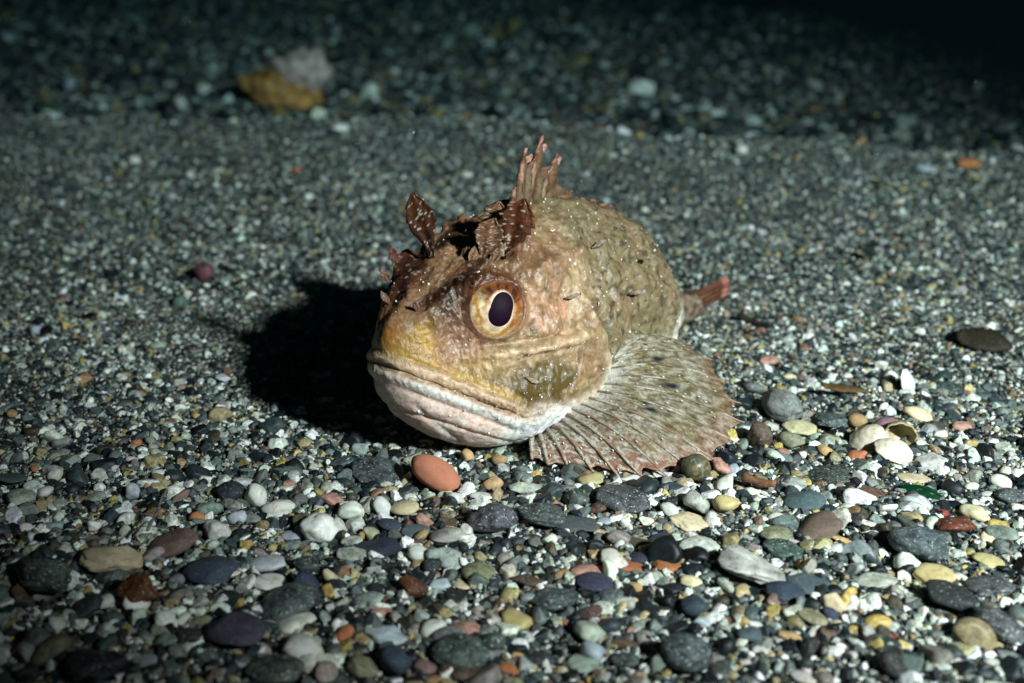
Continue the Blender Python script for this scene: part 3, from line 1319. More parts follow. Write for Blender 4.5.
# snout, interorbital hollow, nasal spines
D += 0.12 * gss(a_, 0.24) * bell(uu, 0.15, 1.1, 0.2) * sstep(0.2, 0.5, dm)
D += 0.11 * gss(a_ - 0.42 - 0.28 * (uu - 0.6), 0.11) * bell(uu, 0.55, 1.9, 0.2) * sstep(0.45, 0.8, dm)
D -= 0.08 * gss(a_ - 0.82 - 0.22 * (uu - 0.6), 0.17) * bell(uu, 0.65, 1.25, 0.2) * sstep(0.3, 0.6, dm)
D -= 0.09 * gss(zz - 2.02, 0.20) * bell(uu, 1.9, 3.5, 0.3) * sstep(0.9, 1.3, a_)
D -= 0.10 * gss(a_, 0.42) * bell(uu, 1.25, 2.7, 0.35) * sstep(0.6, 1.0, dm)
for (pu, pv, pz, r_, h_) in ((0.62, 0.36, 3.30, 0.13, 0.16), (0.95, 0.62, 3.1, 0.10, 0.09), (0.55, 0.85, 2.75, 0.12, 0.07), (1.0, 1.25, 2.45, 0.16, 0.09),
                             (1.5, 1.5, 2.25, 0.16, 0.10), (2.3, 1.72, 2.40, 0.15, 0.09), (2.8, 1.8, 2.42, 0.14, 0.10), (3.3, 1.9, 2.40, 0.14, 0.12),
                             (2.75, 1.05, 4.0, 0.16, 0.15), (3.05, 1.0, 4.2, 0.15, 0.15), (3.4, 0.85, 4.35, 0.16, 0.14), (2.9, 1.45, 3.55, 0.15, 0.12), (3.5, 1.55, 3.6, 0.16, 0.12),
                             (3.1, 1.85, 1.6, 0.22, 0.08), (2.6, 1.75, 1.2, 0.2, 0.06)):
    q = np.array([pu, pv, pz])
    dd = np.linalg.norm(Q - q, axis=-1)
    D += h_ * gss(dd, r_)
D += 0.06 * gss(zz - 2.42 - 0.02 * (uu - 2.6), 0.10) * bell(uu, 1.2, 3.7, 0.35) * sstep(0.8, 1.2, a_)     # cheek ridge
D -= 0.06 * gss(zz - 2.58, 0.06) * bell(uu, 1.6, 3.7, 0.35) * sstep(0.8, 1.2, a_)
D -= 0.06 * gss(uu - 2.08 - 0.35 * (1.2 - zz), 0.06) * bell(zz, 0.55, 1.5, 0.2)                      # jaw hinge
D += 0.13 * gss(zz - 3.78 - 0.05 * (uu - 3), 0.13) * bell(uu, 2.7, 4.5, 0.25) * sstep(0.6, 1.0, a_)      # bony ridge behind the eye
D -= 0.11 * gss(zz - 3.30, 0.24) * bell(uu, 2.7, 3.7, 0.25) * sstep(0.8, 1.2, a_)
D += 0.11 * gss(zz - 2.42 - 0.02 * (uu - 2.6), 0.09) * bell(uu, 1.6, 3.7, 0.3) * sstep(0.8, 1.2, a_)
D -= 0.07 * gss(uu - 1.30 - 0.4 * (zz - 2.2), 0.10) * bell(zz, 1.85, 2.7, 0.2) * sstep(0.7, 1.0, a_)
zl_ = 3.55 - 0.36 * (uu - 4.2)
D += 0.05 * gss(zz - zl_, 0.07) * bell(uu, 4.3, 9.0, 0.3) * (0.4 + 0.6 * np.maximum(0, np.sin(uu * 17)))     # lateral line
# preopercle and gill cover
D -= 0.10 * gss(uu - uop(zz) + 0.95 + 0.25 * np.sin(zz * 2), 0.06) * bell(zz, 0.5, 2.4, 0.3)
D += 0.15 * gss(uu - uop(zz) + 0.16, 0.20) * bell(zz, 0.15, 3.5, 0.25)
D -= 0.20 * gss(uu - uop(zz) - 0.10, 0.09) * bell(zz, 0.15, 3.4, 0.25)
# orbit
dq = Q - EYE
de = np.linalg.norm(dq, axis=-1)
ax = (dq * EAX).sum(-1)
rad = np.sqrt(np.maximum(de**2 - ax**2, 0))
near = (de < 1.35) & (ax > -0.5)
D += near * 0.02 * gss(rad - 0.57, 0.10)
brow = near * gss(rad - 0.53, 0.13) * sstep(0.1, 0.42, dq[..., 2])
D += 0.27 * brow
P = P + nrm * D[..., None]
# sink the skin behind the eyeball
Qn = np.stack([P[..., 0], np.abs(P[..., 1]), P[..., 2]], -1)
dq2 = Qn - EYE
ax2 = (dq2 * EAX).sum(-1)
rad2 = np.sqrt(np.maximum((dq2**2).sum(-1) - ax2**2, 0))
need = np.sqrt(np.maximum(ER**2 - np.maximum(rad2, 0.47) ** 2, 0)) + 0.02
lift = near * np.maximum(need - ax2, 0) * sstep(0.47, 0.52, rad2) * (1 - sstep(0.53, 0.95, rad2))
P[..., 0] += lift * EAX[0]
P[..., 1] += lift * EAX[1] * np.sign(P[..., 1])
P[..., 2] += lift * EAX[2]
pull = near * (1 - sstep(0.47, 0.54, rad2)) * np.maximum(ax2 - 0.10, 0)
P[..., 0] -= pull * EAX[0]
P[..., 1] -= pull * EAX[1] * np.sign(P[..., 1])
P[..., 2] -= pull * EAX[2]
P[..., 0] += R[:, 5:6] * 0
P[..., 1] -= bend
# roughness of the skin
nrm2 = normals(P)
if (nrm2 * nrm).sum() < 0: nrm2 = -nrm2
f1, f2, f3 = fbm(P * 2.1 + 3, 3), fbm(P * 6.5 + 8, 3), fbm(P * 17 + 1, 2)
lower = sstep(0.35, 0.55, -dm) * (1 - sstep(2.0, 3.0, uu))
rough = 1 - 0.8 * sstep(0.0, 0.12, -dm) * (1 - sstep(2.2, 3.2, uu))
eyem = 1 - near * (1 - sstep(0.56, 0.68, rad2)) * 0.7
P = P + nrm2 * ((0.07 * f1 * (0.35 + 0.65 * rough) + 0.10 * fbm(P * 1.15 + 23, 2) * sstep(2.2, 3.4, uu) + 0.03 * f2 * rough + 0.012 * f3 * rough) * (0.35 + 0.65 * sstep(0.2, 1.2, uu)) * eyem)[..., None]
# rows of tubercles on the lip
lipw = front * gss(dm + 0.16, 0.10)
P = P + nrm2 * (0.008 * lipw * (0.5 + 0.5 * np.sin(26 * (uu + 1.1 * a_) + 6 * fbm(P * 2.5 + 12, 2))))[..., None]
# scales on the flank
sc_ = np.maximum(0, np.sin(uu * 13 + 1.2 * np.sin(zz * 9)) * np.sin(zz * 11 + 0.8 * np.sin(uu * 7)))
P = P + nrm2 * (0.03 * sc_ * sstep(3.9, 4.6, uu) * bell(zz, 0.6, 4.4, 0.4))[..., None]

# ------- colours of the skin
U_, A_, Z_ = uu, a_, zz
L3 = lambda *c: lin(*c)[None, None, :]


def over(col, c, f):
    f = np.clip(f, 0, 1)[..., None]
    return col * (1 - f) + L3(*c) * f


n1, n2, n3, n4 = fbm(P * 0.9 + 31, 3), fbm(P * 1.9 + 41, 3), fbm(P * 4.2 + 51, 3), fbm(P * 9.5 + 61, 3)
col = np.zeros(NB + (3,)) + L3(140, 112, 78)
col = over(col, (112, 98, 58), sstep(-0.05, 0.35, n1) * 0.8)
col = over(col, (172, 146, 112), sstep(0.0, 0.4, n2) * 0.6)
col = over(col, (150, 108, 86), sstep(0.05, 0.4, -n2) * 0.40)
col = over(col, (184, 166, 134), sstep(0.15, 0.5, n3) * 0.5)
col = over(col, (104, 84, 52), sstep(0.15, 0.45, -n3) * 0.6)
# flank
body = sstep(3.9, 4.5, U_)
col = over(col, (130, 116, 86), body * (0.55 + 0.5 * n2))
col = over(col, (50, 40, 30), body * sstep(0.24, 0.34, fbm(P * 5.5 + 81, 2) + 0.25 * n2) * bell(Z_, 1.2, 4.4, 0.4) * 0.6)
col = over(col, (206, 200, 184), body * sstep(0.2, -0.9, Z_ - 1.55 + 0.5 * n2 - 0.14 * (U_ - 5)) * 0.9)
# head
head = 1 - sstep(3.2, 4.2, U_)
col = over(col, (112, 72, 44), head * sstep(0.85, 1.45, dm + 0.4 * n2) * (1 - sstep(1.1, 1.7, A_)) * 0.8)
col = over(col, (52, 26, 14), head * bell(U_, 1.1, 2.9, 0.3) * gss(A_ - 0.62 + 0.3 * n2, 0.20) * sstep(0.9, 1.3, dm) * 0.9)
col = over(col, (176, 136, 100), head * gss(A_, 0.3) * bell(U_, 0.7, 2.4, 0.4) * 0.45)
col = over(col, (170, 128, 36), head * bell(U_, -0.2, 0.95, 0.25) * sstep(0.22, 0.36, dm) * (1 - sstep(0.75, 1.2, dm + 0.5 * n3)) * (0.62 + 0.7 * n2))
col = over(col, (92, 44, 28), head * bell(U_, 0.1, 1.6, 0.25) * sstep(0.15, -0.25, vv + 0.15 * n3) * sstep(0.3, 0.6, dm) * 0.6)  # right side of the snout: dark reddish, with its shade from the strobe painted in
col = over(col, (120, 62, 34), head * bell(U_, -0.3, 0.55, 0.2) * sstep(0.25, 0.5, dm) * gss(A_, 0.30) * 0.7)
col = over(col, (182, 146, 72), front * gss(dm - 0.36, 0.06) * bell(U_, 0.1, 2.2, 0.3) * 0.8)
col = over(col, (150, 104, 84), head * bell(U_, 0.75, 1.7, 0.2) * bell(Z_, 2.15, 3.1, 0.25) * sstep(0.5, 0.9, A_) * 0.6)
col = over(col, (58, 27, 15), head * gss(A_ - 0.28 - 0.52 * (U_ - 0.9), 0.13) * bell(U_, 0.85, 2.1, 0.2) * sstep(0.7, 1.0, dm) * 0.92)
# behind and below the eye
col = over(col, (178, 122, 96), head * gss(U_ - 3.0, 0.7) * gss(Z_ - 3.1, 0.55) * sstep(1.0, 1.5, A_) * (0.5 + n3))
col = over(col, (198, 168, 134), head * gss(Z_ - 2.33, 0.17) * bell(U_, 1.4, 3.8, 0.3) * sstep(0.9, 1.3, A_) * 0.75)
col = over(col, (92, 72, 22), head * sstep(0.28, 0.62, gss(U_ - 2.62, 0.80) * gss(Z_ - 1.68, 0.50) + 0.35 * n3) * sstep(1.0, 1.4, A_) * 0.9)
col = over(col, (112, 88, 30), head * gss(U_ - 3.3, 0.3) * gss(Z_ - 1.25, 0.3) * sstep(1.0, 1.4, A_) * (0.7 + 0.8 * n3))
col = over(col, (164, 138, 60), head * gss(U_ - 1.35, 0.45) * gss(Z_ - 2.2, 0.25) * sstep(0.7, 1.1, A_) * 0.45)
# lips, jaw, throat
col = over(col, (194, 164, 134), front * gss(dm - 0.13, 0.11) * 0.9)
col = over(col, (206, 178, 166), sstep(-0.02, -0.12, dm) * (1 - sstep(2.4, 3.4, U_)) * 0.95)
col = over(col, (212, 194, 188), front * gss(dm + 0.18, 0.08) * sstep(0.2, 0.6, U_) * 0.7)
col = over(col, (192, 146, 130), front * sstep(-0.3, -0.7, dm) * sstep(-0.1, 0.3, n2 + 0.1) * 0.4)
col = over(col, (196, 152, 138), front * gss(dm + 0.41, 0.06) * 0.4)
col = over(col, (214, 202, 192), sstep(0.25, -0.35, Z_ - 1.12 + 0.02 * (U_ - 2.5) + 0.25 * n2) * sstep(1.6, 2.4, U_) * (1 - sstep(4.6, 5.6, U_)) * 0.95)
col = over(col, (210, 180, 170), sstep(0.2, -0.3, Z_ - 0.55 + 0.2 * n2) * sstep(1.2, 2.4, U_) * (1 - sstep(4.6, 5.6, U_)) * 0.5)
col = over(col, (216, 206, 190), gss(U_ - uop(Z_) + 0.05, 0.13) * bell(Z_, 0.1, 1.9, 0.3) * 0.9)
col = over(col, (150, 104, 76), front * gss(dm, 0.04) * sstep(0.3, 0.8, U_) * 0.5)
# orbit skin: brown with dark stripes above the eye
az = np.arctan2(dq[..., 2], -dq[..., 0])
ring = near * (1 - sstep(0.56, 0.68, rad)) * sstep(0.36, 0.42, rad)
col = over(col, (136, 104, 76), ring * (0.15 + 0.5 * n3))
col = over(col, (104, 54, 24), ring * sstep(0.05, 0.35, dq[..., 2] + 0.15 * n3) * 0.9)
col = over(col, (58, 30, 16), ring * sstep(0.3, 0.7, np.sin(az * 17 + 9 * n3)) * sstep(-0.1, 0.3, dq[..., 2]) * 0.6)
# tail
tail = sstep(8.4, 9.3, U_)
col = over(col, (98, 72, 52), tail * 0.85)
col = over(col, (88, 62, 40), tail * sstep(0.0, 0.2, n3) * 0.8)
col = over(col, (150, 120, 94), tail * sstep(0.1, 0.25, -n3) * 0.5)
# dust of pale specks
col = over(col, (222, 214, 196), sstep(0.34, 0.46, fbm(P * 8.5 + 71, 2)) * (0.10 + 0.10 * head) * sstep(0.5, 1.2, U_))
lum_ = col.mean(-1, keepdims=True)
col = lum_ + (col - lum_) * 0.96
col = col * (lum_ / 0.24) ** 0.27
col = np.clip(col * (1.22 - 0.24 * body * sstep(0.9, 1.6, Z_))[..., None], 0.004, 0.78)

VB = loc(P[..., 0], P[..., 1], P[..., 2]).reshape(-1, 3)
FB = [f[::-1] for f in grid_faces(NU, NV, True)]
FB.append(tuple(range(NV)))
FB.append(tuple((NU - 1) * NV + k for k in range(NV - 1, -1, -1)))
bodyo = mesh_obj('body', VB, FB, M['skin'], fish, True, col.reshape(-1, 3))

# ------------------------------------------------------------------ eyes
for sgn in (1, -1):
    ca = EAX * np.array([1, sgn, 1])
    zax = ca
    up = np.array([0.12, 0.0, 1.0]); up = up - zax * (up @ zax); up /= np.linalg.norm(up)
    fr = np.cross(up, zax) * sgn                                     # roughly backwards (+u)
    if fr[0] < 0: fr = -fr
    cen = EYE * np.array([1, sgn, 1]) - (np.array([0, -0.14, 0.12]) if sgn < 0 else 0)
    n_r, n_a = 70, 120
    V, cc = [], []
    pr = lambda a: 0.222 * (1 + 0.40 * abs(math.sin(a + 0.22)) ** 1.6 + 0.16 * max(0, math.cos(a - 1.25)) ** 4 - 0.10 * max(0, math.cos(a - 2.3)) ** 4)
    for i in range(n_r):
        th = (i / (n_r - 1)) * 1.7
        for j in range(n_a):
            a = 2 * math.pi * j / n_a
            d = zax * math.cos(th) + (fr * math.cos(a) + up * math.sin(a)) * math.sin(th)
            V.append(cen + d * ER)
            rr = math.sin(min(th, math.pi / 2)) * ER + (0.2 if th > math.pi / 2 else 0)
            p_ = pr(a)
            nz = float(fbm(np.array([[math.cos(a) * 2.2, math.sin(a) * 2.2, rr * 9]]), 2)[0])
            nz2 = float(perlin(np.array([[math.cos(a) * 7, math.sin(a) * 7, rr * 5 + 9]]))[0])
            wide = p_ + 0.05 + 0.045 * math.cos(a - 3.7)
            c = lin(222, 194, 160) * (1 + 0.25 * nz - 0.15 * max(0, nz2))
            if rr > wide - 0.02:
                f = min(1, (rr - wide + 0.02) / 0.05)
                upf = max(0, min(1, (math.sin(a + 0.15) - 0.25) / 0.45))
                rgt = max(0, min(1, (math.cos(a) - 0.1) / 0.6))
                base = lin(204, 140, 70)
                base = base * (1 - max(0, min(1, 0.5 + 2.2 * nz))) + lin(228, 210, 166) * max(0, min(1, 0.5 + 2.2 * nz))
                base = base * (1 - rgt * 0.7) + lin(140, 78, 40) * rgt * 0.7
                base = base * (1 - upf) + lin(112, 60, 28) * upf
                if nz2 > 0.08:
                    base = base * (1 - 0.8 * upf - 0.3 * rgt * (1 - upf)) + lin(46, 20, 8) * (0.8 * upf + 0.3 * rgt * (1 - upf))
                c = c * (1 - f) + base * f
            if rr > 0.45:
                f = min(1, (rr - 0.45) / 0.09)
                side_ = max(0, min(1, 0.5 + 0.9 * math.cos(a - 0.5) + 0.5 * nz))
                dark = lin(96, 54, 32) * side_ + (lin(190, 128, 62) if nz > 0 else lin(214, 176, 118)) * (1 - side_)
                f *= 0.35 + 0.65 * side_
                c = c * (1 - f) + dark * f
            if rr <= p_ - 0.02:
                c = lin(30, 12, 22)
            cc.append(c * (1 + 0.25 * nz))
    V = np.array(V)
    eye = mesh_obj('eye', loc(V[:, 0], V[:, 1], V[:, 2]), grid_faces(n_r, n_a, True), M['eye'], fish, True, np.clip(np.array(cc), 0.003, 0.9))
    V = []
    for i in range(12):
        for j in range(72):
            a = 2 * math.pi * j / 72
            r_ = pr(a) * 1.0 * i / 11
            dd = ER * (1.004 + 0.018 * (1 - (i / 11) ** 2))
            th = math.asin(r_ / ER)
            V.append(cen + (zax * math.cos(th) + (fr * math.cos(a) + up * math.sin(a)) * math.sin(th)) * dd)
    V = np.array(V)
    mesh_obj('pupil', loc(V[:, 0], V[:, 1], V[:, 2]), grid_faces(12, 72, True), M['pupil'], eye)
    V = []
    for i in range(22):
        th = i / 21 * 0.62
        for j in range(64):
            a = 2 * math.pi * j / 64
            V.append(cen + (zax * math.cos(th) + (fr * math.cos(a) + up * math.sin(a)) * math.sin(th)) * ER * (1.006 + 0.10 * math.cos(th * 2.45)))
    V = np.array(V)
    mesh_obj('cornea', loc(V[:, 0], V[:, 1], V[:, 2]), grid_faces(22, 64, True), M['cornea'], eye)


# ------------------------------------------------------------------ leafy tentacles and skin flaps
def leaf(name, base, tip, width, face, col, tipcol, parent, seed, teeth=5, curl=0.15, pale=0.0, depth=1.0):
    r = np.random.default_rng(seed)
    base, tip, face = np.array(base, float), np.array(tip, float), np.array(face, float)
    ax_ = tip - base
    Ln = np.linalg.norm(ax_)
    ax_ = ax_ / Ln
    sd = np.cross(face, ax_); sd /= np.linalg.norm(sd)
    nf = np.cross(ax_, sd)
    nu_, nv_ = 40, 15
    V, cc = [], []
    ph = r.uniform(0, 6)
    tooth = (depth * r.uniform(0.22, 0.42), depth * r.uniform(0.22, 0.42))
    for i in range(nu_):
        s = i / (nu_ - 1)
        prof = (0.20 + 0.80 * sstep(0.02, 0.55, s) ** 1.2) * (1 - max(0, (s - 0.62) / 0.38) ** 2.0)
        saw = 1 - tooth[0] * ((s * teeth + ph) % 1.0) * sstep(0.1, 0.4, s)
        saw2 = 1 - tooth[1] * ((s * teeth * 0.8 + ph * 1.7) % 1.0) * sstep(0.1, 0.4, s)
        for j in range(nv_):
            t = j / (nv_ - 1) * 2 - 1
            wd = width * 0.5 * prof * (saw if t > 0 else saw2)
            fold = 0.06 * wd * (abs(t) ** 1.3) + 0.022 * width * math.sin(6 * t + 6 * s + ph)
            p = base + ax_ * (s * Ln) + sd * (t * wd) + nf * (fold + curl * Ln * s * s)
            V.append(p)
            vein = math.exp(-(t / 0.10) ** 2) + 0.5 * max(0, math.sin(t * 16 + s * 5)) ** 4
            c = lin(*col) * (1 - s) + lin(*tipcol) * s
            c = c * (0.95 + 0.14 * vein + 0.7 * float(perlin(np.array([[s * 5 + seed, t * 2.5, ph]]))[0])) * (1 + 0.22 * r.normal())
            if r.random() < 0.03 + pale:
                c = lin(206, 190, 166)
            cc.append(np.clip(c, 0.004, 0.8))
    V = np.array(V)
    o = mesh_obj(name, loc(V[:, 0], V[:, 1], V[:, 2]), grid_faces(nu_, nv_), M['flap'], parent, True, np.array(cc))
    m_ = o.modifiers.new('thick', 'SOLIDIFY')
    m_.thickness = 0.028
    return o


DK, DT = (66, 34, 16), (110, 62, 28)
face = (-0.8, 0.6, 0.15)                                           # broad side towards the viewer's side of the fish
leaf('eye_tentacle', (1.90, -0.32, 3.95), (1.66, -0.56, 5.26), 0.58, face, (50, 25, 13), (92, 50, 24), fish, 1, 6, 0.06, 0.05, 0.5)
leaf('eye_tentacle', (2.50, 0.90, 4.05), (2.90, 1.17, 5.16), 0.80, (-0.85, 0.5, 0.15), DK, (108, 56, 26), fish, 2, 7, 0.05, 0.06, 0.9)
for k, (bs, tp, wd, c1, c2) in enumerate([((2.25, 0.62, 4.0), (2.55, 0.72, 4.78), 0.62, (92, 56, 34), (140, 98, 70)), ((2.65, 0.45, 4.15), (2.95, 0.5, 4.98), 0.66, (86, 52, 32), (150, 108, 84))]):
    leaf('skin_flap', bs, tp, wd, (-0.8, 0.5, 0.25), c1, c2, fish, 80 + k, 6, 0.08, 0.06)
fr2 = np.random.default_rng(33)
for k in range(11):
    q = k / 10
    bu, bv = 2.0 + 1.0 * q, 0.15 + 0.75 * fr2.random()
    bz = 3.88 + 0.28 * q
    ln_ = 0.26 + 0.40 * fr2.random() * math.sin(math.pi * (0.2 + 0.7 * q))
    tp = (bu + 0.15 + 0.3 * fr2.random(), bv + 0.25 * fr2.normal(), bz + ln_)
    fc = np.array([-1.0, 0.2, 0.1]) + fr2.normal(size=3) * 0.3
    c1 = (120 + 24 * fr2.random(), 84 + 16 * fr2.random(), 56)
    c2 = [(164, 126, 100), (138, 96, 66), (184, 154, 132)][k % 3]
    leaf('skin_flap', (bu, bv, bz), tp, 0.14 + 0.24 * fr2.random(), fc, c1, c2, fish, 100 + k, 2 + k % 5, 0.1 + 0.15 * fr2.random(), 0.05)
for k, (bs, tp, wd, c1, c2) in enumerate([
        ((1.62, -0.95, 3.60), (1.50, -1.05, 4.16), 0.24, (84, 46, 30), (150, 98, 88)),
        ((1.3, -0.85, 3.45), (1.12, -0.98, 3.76), 0.18, (96, 56, 36), (160, 120, 104)),
        ((0.75, 0.36, 3.28), (0.66, 0.40, 3.52), 0.13, (150, 100, 70), (180, 144, 120)),
        ((0.75, -0.36, 3.28), (0.62, -0.46, 3.56), 0.14, (130, 86, 64), (176, 140, 120)),
        ((3.4, 1.78, 3.2), (3.62, 1.98, 3.26), 0.10, (150, 112, 86), (206, 190, 172)),
        ((5.2, 2.05, 2.9), (5.5, 2.24, 2.92), 0.12, (130, 104, 80), (190, 170, 152)),
        ((6.0, 1.8, 3.4), (6.25, 1.98, 3.46), 0.12, (130, 104, 80), (186, 160, 142)),
        ((4.6, 1.5, 3.9), (4.9, 1.66, 4.02), 0.12, (130, 104, 80), (186, 160, 142)),
        ((2.2, 1.78, 1.9), (2.4, 1.90, 1.78), 0.10, (170, 140, 100), (204, 186, 166))]):
    leaf('skin_flap', bs, tp, wd, face if bs[0] < 3 else (-0.3, 0.6, 0.7), c1, c2, fish, 10 + k, 3, 0.12, 0.02)


# ------------------------------------------------------------------ spiny dorsal fin
def topz(u):
    t = np.interp(u, R[:, 0], np.arange(NU))
    return float(np.interp(t, np.arange(NU), R[:, 1]))


SPN = [(3.75, 0, 4.05, 5.0, 0.085), (4.0, 0, 4.36, 5.76, 0.09), (4.35, 0, 4.86, 5.96, 0.095), (4.75, 0, 5.34, 5.48, 0.09)]
SPN += [(u_, 0, u_ + 0.9, topz(u_ + 0.9) + h_, 0.05) for u_, h_ in ((5.0, 0.20), (5.5, 0.10), (6.0, 0.16), (6.5, 0.22), (7.0, 0.12), (7.5, 0.14), (8.1, 0.10))]
dorsal = None
mv, mc = [], []
ns = 22
for k in range(len(SPN) - 1):
    for q in range(10):
        f = q / 10
        A_s, B_s = SPN[k], SPN[k + 1]
        u0 = A_s[0] * (1 - f) + B_s[0] * f
        sag = 1 - 0.62 * math.sin(math.pi * min(1, f * 1.0)) * (0.42 if k < 4 else 0.35)
        u1 = A_s[2] * (1 - f) + B_s[2] * f
        z1 = A_s[3] * (1 - f) + B_s[3] * f
        zb = topz(u0) - 0.1
        hgt = sag * (0.86 if q else 0.9)
        for i in range(ns):
            s = i / (ns - 1) * hgt
            uq = u0 + (u1 - u0) * s
            vq = 0.05 * math.sin(6 * s + k) + 0.03 * math.sin(q)
            zq = zb + (z1 - zb) * s
            mv.append((uq, vq, zq))
            c = lin(118, 104, 68) * (1 - s) + lin(150, 108, 84) * s
            c = c * (0.85 + 0.3 * math.sin(s * 18 + q + k) * 0.6)
            mc.append(np.clip(c, 0.01, 0.8))
mv = np.array(mv)
dorsal = mesh_obj('dorsal_fin', loc(mv[:, 0], mv[:, 1], mv[:, 2]), grid_faces((len(SPN) - 1) * 10, ns), M['fin'], fish, True, np.array(mc))
dorsal.modifiers.new('thick', 'SOLIDIFY').thickness = 0.035
for k, (u0, z0, u1, z1, w_) in enumerate(SPN):
    zb = topz(u0) - 0.15
    pts = [np.array([u0 + (u1 - u0) * s, 0.03 * math.sin(5 * s + k), zb + (z1 - zb) * s + 0.08 * math.sin(math.pi * s)]) for s in np.linspace(0, 1, 14)]
    L_ = [loc(*p) for p in pts]
    V, F = tube([tuple(p) for p in L_], [w_ * (1.15 - 0.80 * s) * (1 + 0.22 * math.sin(s * 26 + k)) for s in np.linspace(0, 1, 14)], 8)
    cs_ = np.repeat(np.array([lin(150, 128, 96) * (1 - s) + lin(190, 138, 120) * s if int(s * 7 + k) % 3 else lin(110, 66, 48) for s in np.linspace(0, 1, 14)]), 8, 0)
    mesh_obj('fin_spine', V, F, M['flap'], dorsal, True, cs_)
    if k in (1, 2, 3):
        leaf('spine_flap', tuple(pts[9]), tuple(pts[9] + np.array([0.26, 0.04, 0.16])), 0.15, (-0.7, 0.6, 0.2), (160, 110, 90), (200, 150, 130), dorsal, 60 + k, 3, 0.1)

# ------------------------------------------------------------------ pectoral fin, spread on the gravel
TIPS = [(630, 337, 1.75), (660, 339, 1.60), (690, 345, 1.42), (712, 360, 1.15), (728, 382, 0.90), (738, 403, 0.66), (741, 422, 0.50), (736, 443, 0.36), (714, 460, 0.30), (690, 469, 0.26),
        (665, 475, 0.22), (642, 478, 0.20), (617, 475, 0.18), (592, 471, 0.18), (568, 467, 0.18), (548, 464, 0.18), (532, 459, 0.20)]
TP = np.array([world_to_uvz(at_z(*t)) for t in TIPS])
nray = len(TIPS)
tb = np.linspace(0, 1, nray)
BP = np.stack([4.55 - 1.75 * tb ** 1.1, 2.02 - 0.55 * tb ** 2.0, 1.95 - 1.62 * tb ** 0.9], -1)


def fin_pt(r, t):
    k = t * (nray - 1)
    i = min(int(k), nray - 2)
    f = k - i
    B_ = BP[i] * (1 - f) + BP[i + 1] * f
    ff = f * f * (3 - 2 * f)
    T_ = TP[i] * (1 - f) + TP[i + 1] * f
    p = B_ + (T_ - B_) * r
    p = p + np.array([-0.10, 0.02, 0.30]) * math.sin(math.pi * min(r, 1)) * (0.45 + 0.75 * (1 - t))
    return p


NR, NT_ = 70, (nray - 1) * 12 + 1
edge = np.clip(fbm(np.stack([np.linspace(0, 34, NT_), np.zeros(NT_), np.full(NT_, 3.3)], -1), 2) + 0.25, 0, 1.2)
V, cc = [], []
rv = np.random.default_rng(8)
for i in range(NR):
    r_ = i / (NR - 1)
    for j in range(NT_):
        t = j / (NT_ - 1)
        fr_ = (t * (nray - 1)) % 1.0
        notch = 1 - (0.04 + 0.07 * t ** 2) * math.sin(math.pi * fr_) ** 0.8 - 0.035 * edge[j]
        p = fin_pt(0.03 + 0.97 * r_ * notch, t)
        valley = -0.030 * math.sin(math.pi * fr_) + 0.022 * math.exp(-((fr_ - 0.5) / 0.13) ** 2) * sstep(0.0, 0.4, r_)
        p = p + np.array([0, 0, valley + 0.07 * float(perlin(np.array([[t * 7, r_ * 3.1, 8.0]]))[0]) * r_])
        V.append(p)
V = np.array(V)
rr_ = np.repeat(np.linspace(0, 1, NR), NT_)
tt_ = np.tile(np.linspace(0, 1, NT_), NR)
cc = np.zeros((len(V), 3)) + lin(152, 138, 110)
W3 = lambda c, f: cc * (1 - np.clip(f, 0, 1)[:, None]) + lin(*c)[None] * np.clip(f, 0, 1)[:, None]
sv = np.stack([tt_ * 9, rr_ * 4.5, np.zeros_like(rr_)], -1)
a1, a2, a3 = fbm(sv + 3, 3), fbm(sv * 2.6 + 7, 3), fbm(np.stack([tt_ * 34, rr_ * 9, rr_ * 0 + 4], -1), 2)
cc = W3((122, 106, 50), sstep(0.0, 0.3, a1) * 0.8 * (1 - tt_))
cc = W3((176, 170, 152), sstep(0.02, 0.45, -a1 + 0.1) * (0.22 + 0.45 * sstep(0.4, 0.8, tt_)))
cc = W3((124, 114, 96), sstep(0.1, 0.3, a2) * 0.5)
cc = W3((200, 192, 174), sstep(0.10, 0.3, a3) * 0.55)
a4 = fbm(np.stack([tt_ * 110, rr_ * 14, rr_ * 0 + 14], -1), 2)
cc = W3((88, 78, 54), sstep(0.05, 0.35, a4) * 0.75)
cc = W3((206, 200, 186), sstep(0.15, 0.4, -a4) * 0.45)
cc = W3((216, 212, 204), (1 - sstep(0.05, 0.3, rr_)) * 0.85)
cc = W3((172, 104, 84), sstep(0.80, 0.95, rr_ + 0.15 * a2) * (0.22 + 0.35 * sstep(0.35, 0.7, tt_)))
cc = W3((172, 122, 102), sstep(0.45, 0.75, tt_) * sstep(0.10, 0.25, np.sin(rr_ * 17 + 6 * a2 + np.floor(tt_ * 16) * 2.3) * 0.5) * 0.7 * sstep(0.35, 0.55, rr_))
cc = W3((226, 220, 206), sstep(0.45, 0.75, tt_) * sstep(0.10, 0.30, -np.sin(rr_ * 17 + 6 * a2 + np.floor(tt_ * 16) * 2.3) * 0.5) * 0.7)
for (tx, rx, s_) in ((0.22, 0.5, 0.035), (0.33, 0.56, 0.04), (0.46, 0.50, 0.03), (0.44, 0.42, 0.02), (0.36, 0.10, 0.02), (0.20, 0.12, 0.02), (0.5, 0.2, 0.02), (0.15, 0.45, 0.015)):
    cc = W3((40, 38, 46), np.exp(-((tt_ - tx) / (s_ * 0.35)) ** 2 - ((rr_ - rx) / (s_ * 1.6)) ** 2) * 1.2)
pect = mesh_obj('pectoral_fin', loc(V[:, 0], V[:, 1], V[:, 2]), grid_faces(NR, NT_), M['fin'], fish, True, np.clip(cc * 1.22, 0.01, 0.85))
